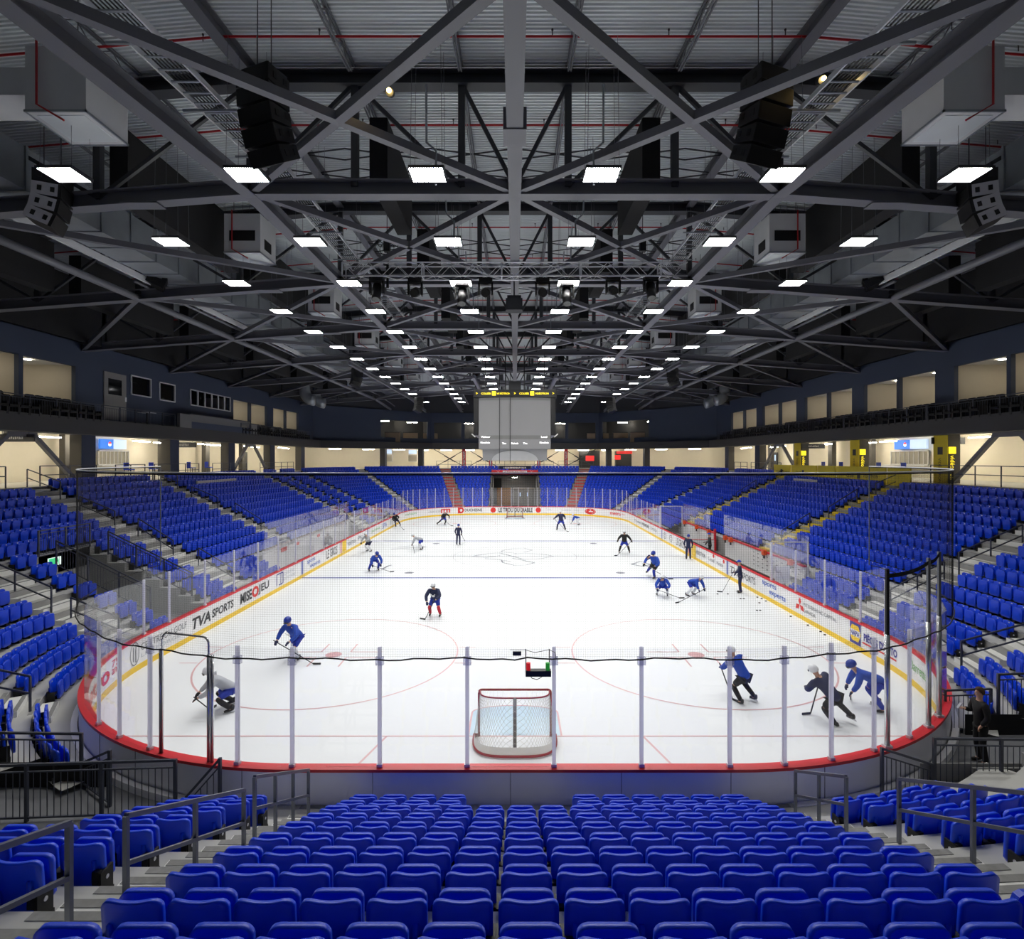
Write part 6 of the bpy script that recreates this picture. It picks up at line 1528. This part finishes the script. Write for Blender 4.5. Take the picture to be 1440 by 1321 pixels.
def person(label, loc, yaw, pose='glide', top='jersey_blue', legs='pants_blue', sock='sock_white', head='helmet_white', hands='cloth_black', scale=1.0, roll=0.0, skates=True, face=False, emblem=None, trousers=None, group=None, stickdir=None, sticklabel=None, name='person'):
    t = thing(name, label, 'person', loc, math.radians(yaw), group); t.scale = (scale,)*3
    hz, lean, lg, ar, hp = POSES[pose]; a = math.radians(lean); rl = math.radians(roll)
    Rr = Matrix.Rotation(rl, 3, 'Y')
    def W(v): return Rr@Vector(v)
    dn = Vector((0, math.sin(a), math.cos(a)))
    pel = Vector((0, 0, hz)); sp = pel+dn*.20; ch = pel+dn*.42; nk = ch+dn*.12; h_a = a*.45-math.radians(0); hd = Vector((0, math.sin(h_a), math.cos(h_a)))
    pitch = math.radians(hp); fwd = Matrix.Rotation(-pitch, 3, 'X')@Vector((0, 1, 0)); h0 = nk+hd*.085; h1 = nk+hd*.16+fwd*.015; h2 = nk+hd*.245
    sh = [ch+dn*.06+Vector((-.19,0,0)), ch+dn*.06+Vector((.19,0,0))]; hip = [pel+Vector((-.10,0,-.03)), pel+Vector((.10,0,-.03))]
    kn = [Vector(lg[0]), Vector(lg[2])]; an = [Vector(lg[1]), Vector(lg[3])]
    el = [sh[0]+Vector(ar[0]), sh[1]+Vector(ar[2])]; hn = [sh[0]+Vector(ar[1]), sh[1]+Vector(ar[3])]
    V, E, R = [], [], []
    def add(v, r, par=None):
        V.append(W(v)); R.append(r); i = len(V)-1
        if par is not None: E.append((par, i))
        return i
    ip = add(pel, .12); isp = add(sp, (.11, .09), ip); ic = add(ch, (.12, .09), isp); ink = add(nk, .052, ic); ih0 = add(h0, .07, ink); ih1 = add(h1, (.084, .104), ih0); ih2 = add(h2, .062, ih1)
    palms = []
    for q in (0, 1):
        a1 = add(hip[q], .085, ip); k1 = add(kn[q], .058, a1); m1 = add(kn[q].lerp(an[q], .4)+Vector((0,-.015,0)), .056, k1); f1 = add(an[q], .042, m1); add(an[q]+Vector((0,.13,-.055)), .035, f1)
        s1 = add(sh[q], .052, ic); e1 = add(el[q], .043, s1); w_ = hn[q]+(el[q]-hn[q])*.10; w1 = add(w_, .03, e1); p1 = add(hn[q], (.042, .022), w1); palms.append(hn[q])
        fd = (hn[q]-el[q]).normalized(); sd = fd.cross(Vector((0,0,1))).normalized() if abs(fd.z) < .95 else Vector((1,0,0)); cu = sd.cross(fd)
        sgn = 1 if q == 0 else -1
        for j, (o_, ln) in enumerate(((-.03,.055), (-.01,.065), (.012,.06), (.032,.048))):
            b = add(hn[q]+fd*.045+sd*o_, .0115, p1); c = add(hn[q]+fd*(.045+ln*.55)+sd*o_-cu*.02, .0105, b); add(hn[q]+fd*(.045+ln*.6)+sd*o_-cu*.045, .009, c)
        b = add(hn[q]+fd*.0+sd*sgn*.045-cu*.01, .013, p1); add(hn[q]+fd*.035+sd*sgn*.06-cu*.025, .011, b)
    skin_mesh('body', V, E, R, 'skin', t, 0, 1)
    # jersey or jacket
    V, E, R = [], [], []; pad = 1.0 if trousers else 1.22
    ib = add(pel-dn*.15, (.135*pad, .115*pad)); ip = add(pel-dn*.03, (.168*pad, .145*pad), ib); isp = add(sp, (.155*pad, .13*pad), ip); ic = add(ch, (.175*pad, .14*pad), isp); add(nk-dn*.02, .078, ic)
    for q in (0, 1):
        s1 = add(sh[q], .092*pad, ic); e1 = add(el[q], .064*pad, s1); add(hn[q]+(el[q]-hn[q])*.2, .048*pad, e1)
    jr = skin_mesh('jersey' if not trousers else 'jacket', V, E, R, top, t, 0, 2)
    # gloves
    for q in (0, 1):
        if hands:
            V, E, R = [], [], []; fd = (hn[q]-el[q]).normalized(); i0 = add(hn[q]-fd*.07, .055); i1 = add(hn[q], (.058, .045), i0); sd = fd.cross(Vector((0,0,1))).normalized() if abs(fd.z) < .95 else Vector((1,0,0)); cu = sd.cross(fd)
            for o_, ln in ((-.036,.05), (-.012,.06), (.012,.058), (.036,.045)):
                b = add(hn[q]+fd*.05+sd*o_, .017, i1); add(hn[q]+fd*(.05+ln)+sd*o_-cu*.035, .015, b)
            b = add(hn[q]+sd*(.055 if q == 0 else -.055), .018, i1); add(hn[q]+fd*.04+sd*(.065 if q == 0 else -.065)-cu*.02, .015, b)
            skin_mesh('glove', V, E, R, hands, t, 0, 1)
    # legs
    V, E, R = [], [], []
    if trousers:
        ip = add(pel, (.14, .115))
        for q in (0, 1): h1_ = add(hip[q]+Vector((0,0,-.06)), .10, ip); k1 = add(kn[q], .075, h1_); add(an[q]+Vector((0,-.01,-.03)), .066, k1)
        skin_mesh('trousers', V, E, R, trousers, t, 0, 2)
    else:
        ip = add(pel, (.155, .14))
        for q in (0, 1): h1_ = add(hip[q]+Vector((0,0,-.05)), .118, ip); h2_ = add(hip[q].lerp(kn[q], .55), .104, h1_); add(kn[q]+(hip[q]-kn[q])*.10, .09, h2_)
        skin_mesh('pants', V, E, R, legs, t, 0, 2)
        for q in (0, 1):
            V, E, R = [], [], []; k1 = add(kn[q]+(hip[q]-kn[q])*.18, .08); k2 = add(kn[q], .082, k1); k3 = add(kn[q].lerp(an[q], .45), .076, k2); add(an[q]+Vector((0,-.01,.0)), .06, k3); skin_mesh('sock', V, E, R, sock, t, 0, 2)
    for q in (0, 1):
        V, E, R = [], [], []; A = an[q]
        b0 = add(A+Vector((0,-.03,.10)), .056); b1 = add(A+Vector((0,-.04,-.02)), .05, b0); b2 = add(A+Vector((0,.08,-.035)), (.045,.04), b1); add(A+Vector((0,.18,-.045)), (.042,.032), b2)
        bt = skin_mesh('skate' if skates else 'shoe', V, E, R, 'skate_black' if skates else 'shoe', t, 0, 1)
        if skates:
            mb = MB(); 
            for v0, v1, wd, ht in ((Vector((0,-.09,-.09)), Vector((0,.2,-.09)), .008, .03), (Vector((0,-.05,-.08)), Vector((0,-.05,-.04)), .02, .03), (Vector((0,.12,-.08)), Vector((0,.12,-.04)), .02, .03)): mb.bar(W(A+v0), W(A+v1), wd, ht)
            mb.build('blade', 'chrome', bt)
    # head gear
    up_ = (h2-h0).normalized(); sx = Vector((1,0,0)); fw = up_.cross(sx)*-1; fw = fw if fw.dot(fwd) > 0 else -fw
    Rh = Matrix((sx, fw, up_)).transposed(); Rt = Rr@Rh; hc = h1+up_*.02
    def hlocal(mb, pts_, fs): mb.add([W(hc)+Rt@Vector(p) for p in pts_], fs)
    if head and head.startswith('helmet'):
        mb = MB(); sb_ = MB().sphere((0,0,0), 1, 16, 12)
        vs = [Vector((v[0]*.108, v[1]*.135, max(v[2], -.45)*.125+.01)) for v in sb_.v]; hlocal(mb, vs, sb_.f); hl = mb.build('helmet', head, t, smooth=True)
        mb = MB(); hlocal(mb, [(x*.1*math.cos(0)*1, .10+.05*(1-(x)**2), z) for z in (-.035, .015) for x in [-1+.25*k for k in range(9)]], [(k,k+1,10+k,9+k) for k in range(8)]); mb.build('visor', 'dark_glass', hl)
        mb = MB()
        for sg in (-1, 1): hlocal(mb, [(sg*.10,.03,-.04),(sg*.104,.03,-.04),(sg*.06,.09,-.12),(sg*.055,.09,-.12)], [(0,1,2,3)])
        mb.build('chin_strap', 'black', hl)
    elif head and head.startswith('cap'):
        mb = MB(); sb_ = MB().sphere((0,0,0), 1, 16, 10); hlocal(mb, [Vector((v[0]*.092, v[1]*.112, max(v[2], .05)*.115)) for v in sb_.v], sb_.f); mb.add([W(hc)+Rt@Vector(p) for p in ((-.075,.08,.015),(.075,.08,.015),(.06,.17,.0),(-.06,.17,.0),(-.075,.08,.025),(.075,.08,.025),(.06,.17,.008),(-.06,.17,.008))], [(3,2,1,0),(4,5,6,7),(0,1,5,4),(1,2,6,5),(2,3,7,6),(3,0,4,7)]); mb.build('cap', head, t, smooth=True)
    elif head:
        mb = MB(); sb_ = MB().sphere((0,0,0), 1, 18, 14); vs = []
        for v in sb_.v:
            x, y, z = v; zc_ = z
            if y > .25 and z < .30: y = .25+(y-.25)*.1; x *= .96
            zc_ = max(z, -.55 if y < .1 else .12)
            vs.append(Vector((x*.090, y*.108-.012, zc_*.112+.018)))
        hlocal(mb, vs, sb_.f); mb.build('hair', head, t, smooth=True)
    if face:
        mb = MB()
        for sg in (-1, 1): mb.sphere(W(hc)+Rt@Vector((sg*.032, .076, -.012)), .0115, 8, 6)
        mb.build('eye', 'eye_white', t, smooth=True); mb = MB()
        for sg in (-1, 1): mb.sphere(W(hc)+Rt@Vector((sg*.032, .086, -.012)), .0055, 8, 6)
        mb.build('pupil', 'lens_dark', t)
        mb = MB(); mb.add([W(hc)+Rt@Vector(p) for p in ((0,.080,.0),(-.017,.074,-.05),(.017,.074,-.05),(0,.112,-.043))], [(0,1,3),(0,3,2),(1,2,3),(0,2,1)]); mb.build('nose', 'skin', t)
        mb = MB(); mb.sphere(W(hc)+Rt@Vector((0,.074,-.075)), .022, 10, 6, (1,.35,.3)); mb.build('mouth', 'lip', t, smooth=True)
        for sg in (-1, 1): MB().sphere(W(hc)+Rt@Vector((sg*.078, -.005, -.02)), .03, 8, 6, (.35,.6,1)).build('ear', 'skin', t, smooth=True)
        mb = MB(); mb.bar(W(hc)+Rt@Vector((-.05,.076,.012)), W(hc)+Rt@Vector((-.018,.085,.014)), .006, .008).bar(W(hc)+Rt@Vector((.018,.085,.014)), W(hc)+Rt@Vector((.05,.076,.012)), .006, .008); mb.build('eyebrow', 'hair_brown', t)
    if emblem:
        mb = MB(); c = ch+Vector((0,0,-.06)); nrm = Vector((0, math.cos(a), -math.sin(a))); U = dn; off = .135*pad*1.12
        for pl in (((-.10,.09),(-.06,.09),(-.02,-.08),(-.05,-.08)), ((.06,.09),(.10,.09),(.05,-.08),(.02,-.08)), ((-.02,-.08),(.02,-.08),(.03,.04),(-.03,.04))):
            mb.add([W(c+Vector((x,0,0))+U*z+nrm*off) for x, z in pl], [(0,1,2,3)])
        mb.build('emblem', emblem, jr)
    MW = Matrix.Translation(Vector(loc))@Matrix.Rotation(math.radians(yaw), 4, 'Z')@Matrix.Scale(scale, 4)
    hw = [MW@W(hn[0]), MW@W(hn[1])]
    if stickdir is not None:
        bl_ = Vector(stickdir); top_, low = hw[0], hw[1]
        if (hw[0]-bl_).length < (hw[1]-bl_).length: top_, low = low, top_
        k = thing('hockey_stick', sticklabel or 'dark hockey stick of the '+' '.join(label.split()[:11]), 'hockey stick', bl_); o0 = top_-bl_
        ax = (Vector((0,0,.03))-o0).normalized(); MB().bar(o0-ax*.12, Vector((0,0,.04)), .028, .022).build('shaft', 'stick_black', k)
        hd_ = Vector((ax.x, ax.y, 0)).normalized() if Vector((ax.x, ax.y, 0)).length > .01 else Vector((1,0,0)); MB().bar(Vector((0,0,.035)), Vector((0,0,.04))+hd_*.28, .02, .06).build('blade', 'stick_black', k)
    return t, hw
def ice_at(px, py): return on_floor(px, py, .0)
def stick_pt(px, py): p = on_floor(px, py, 0); return (p.x, p.y, .0)
person('skater in navy jersey with white emblem and red socks facing the camera, mid ice', ice_at(612, 867), 175, 'glide', 'navy', 'pants_blue', 'sock_red', 'helmet_white', 'navy', 1.06, face=True, emblem='sign_white', stickdir=stick_pt(598, 872), sticklabel='dark stick held by the navy skater with red socks')
person('skater in blue jersey and white socks leaning forward in the left near circle', ice_at(418, 928), 160, 'stride', 'jersey_blue', 'pants_blue', 'sock_white', 'helmet_blue', 'navy', 1.12, face=True, emblem='sign_white', stickdir=stick_pt(440, 935), sticklabel='dark stick of the blue skater in the left near circle')
person('crouching skater in pale grey jersey behind the left glass gate post', ice_at(322, 998), 120, 'crouch', 'jersey_grey', 'pants_blue', 'cloth_black', 'helmet_white', 'cloth_black', 1.08, face=True, stickdir=stick_pt(295, 1000), sticklabel='dark stick of the pale crouching skater at left')
person('skater in bright blue jersey with dark socks gliding below the right near circle spot', ice_at(1050, 988), 30, 'glide', 'jersey_blue', 'cloth_black', 'cloth_black', 'helmet_white', 'navy', 1.05, roll=-8, face=True, emblem='sign_white', stickdir=stick_pt(1030, 985), sticklabel='dark stick of the blue skater below the right spot')
person('skater in dark jersey leaning hard to the left near the right corner', ice_at(1186, 1018), 20, 'glide', 'navy', 'cloth_black', 'cloth_black', 'helmet_white', 'cloth_black', 1.1, roll=-24, face=True, stickdir=stick_pt(1140, 1005), sticklabel='dark stick of the leaning dark skater at right')
person('skater in blue jersey bent forward near the right corner glass', ice_at(1234, 998), 75, 'bend', 'jersey_blue', 'pants_blue', 'pants_blue', 'helmet_blue', 'navy', 1.12, face=True, stickdir=stick_pt(1196, 985), sticklabel='dark stick of the bent blue skater at the right corner')
person('coach in dark navy tracksuit standing with his back turned left of the centre emblem', ice_at(644.5, 767), -8, 'stand', 'navy', head='helmet_blue', trousers='navy', hands='cloth_black', scale=1.0, stickdir=stick_pt(653, 761), sticklabel='dark stick of the standing navy coach')
person('skater in black jersey and blue pants striding by the far left circle', ice_at(624, 738.5), -150, 'stride', 'cloth_black', 'pants_blue', 'cloth_black', 'helmet_white', 'cloth_black', 1.05, stickdir=stick_pt(634, 740))
person('dark skater leaning along the far left boards', ice_at(560.5, 741), -160, 'glide', 'cloth_black', 'navy', 'navy', 'helmet_blue', 'cloth_black', 1.05, roll=20, stickdir=stick_pt(567, 745))
person('skater in pale jersey and blue pants bent over left of the far blue line', ice_at(592, 773), 100, 'bend', 'jersey_grey', 'pants_blue', 'sock_white', 'helmet_white', 'cloth_black', 1.05, stickdir=stick_pt(583, 778))
person('small skater in grey jersey just behind the bending blue skater at left', ice_at(519, 776), 150, 'glide', 'jersey_grey', 'navy', 'sock_white', 'helmet_white', 'cloth_black', 1.0)
person('skater in blue jersey bending low at the left of the centre line', ice_at(526, 803), -150, 'bend', 'jersey_blue', 'pants_blue', 'pants_blue', 'helmet_blue', 'navy', 1.1, stickdir=stick_pt(548, 805))
person('goalkeeper sized skater in navy jersey and blue pants standing before the far end', ice_at(789, 746), 10, 'wide', 'navy', 'pants_blue', 'navy', 'helmet_white', 'navy', 1.22, stickdir=stick_pt(797, 748))
person('small skater in blue jersey and white socks bent over near the far right boards', ice_at(813.5, 738.5), 90, 'bend', 'jersey_blue', 'sock_white', 'sock_white', 'helmet_white', 'navy', 1.0, stickdir=stick_pt(803, 737))
person('skater in black jersey and blue pants standing wide right of the far blue line', ice_at(878, 778), 170, 'wide', 'cloth_black', 'pants_blue', 'cloth_black', 'helmet_white', 'cloth_black', 1.08, face=True, stickdir=stick_pt(868, 782))
person('tall skater in blue jersey and dark trousers crossing the right side of centre ice', ice_at(918, 813), 140, 'stride', 'jersey_blue', 'cloth_black', 'pants_blue', 'helmet_blue', 'cloth_black', 1.18, roll=-10, stickdir=stick_pt(940, 815))
person('low crouching skater in blue pants and white top right of the near blue line', ice_at(932, 838), 165, 'crouch', 'jersey_blue', 'pants_blue', 'sock_white', 'helmet_white', 'navy', 1.0, stickdir=stick_pt(955, 842))
person('crouching skater in blue jersey left of the coach with the stick', ice_at(972, 838), -140, 'bend', 'jersey_blue', 'pants_blue', 'sock_white', 'helmet_white', 'navy', .98, stickdir=stick_pt(955, 848))
person('coach in navy tracksuit standing at the right boards beside the benches', ice_at(968, 787.5), -20, 'stand', 'navy', head='helmet_blue', trousers='navy', hands='navy', scale=1.02)
person('coach in navy tracksuit and blue cap holding a stick by the right boards', ice_at(1041, 834), 75, 'coach', 'navy', head='cap_blue', trousers='navy', hands='navy', scale=1.0, face=True, stickdir=stick_pt(1016, 833.5), sticklabel='long stick held by the coach in the blue cap')
pb_ = Vector((13.75, 39.6, .262)); person('man in dark grey jacket standing on the right players bench', pb_, 80, 'coach', 'jacket_grey', head='cap_blue', trousers='cloth_black', hands='cloth_black', skates=False, scale=1.0)
mp = on_floor(1379, 1074, .262)
tman, hands_ = person('man in black jacket and trousers looking down at his phone, right corridor', mp, 82, 'phone', 'cloth_black', head='hair_brown', trousers='cloth_black', hands=None, skates=False, scale=.985, face=True)
ph = thing('phone', 'pale phone held up by the man in the black jacket', 'phone', hands_[1]+Vector((-.075,.012,.045)), math.radians(82)); Rp = Matrix.Rotation(math.radians(35), 3, 'X'); MB().obox((0,0,0), .037, .005, .075, Rp).build('casing', 'phone', ph); MB().obox((0,-.0065,.0), .033, .001, .069, Rp).build('screen', 'screen_light', ph)
bpy.data.scenes.remove(TS)
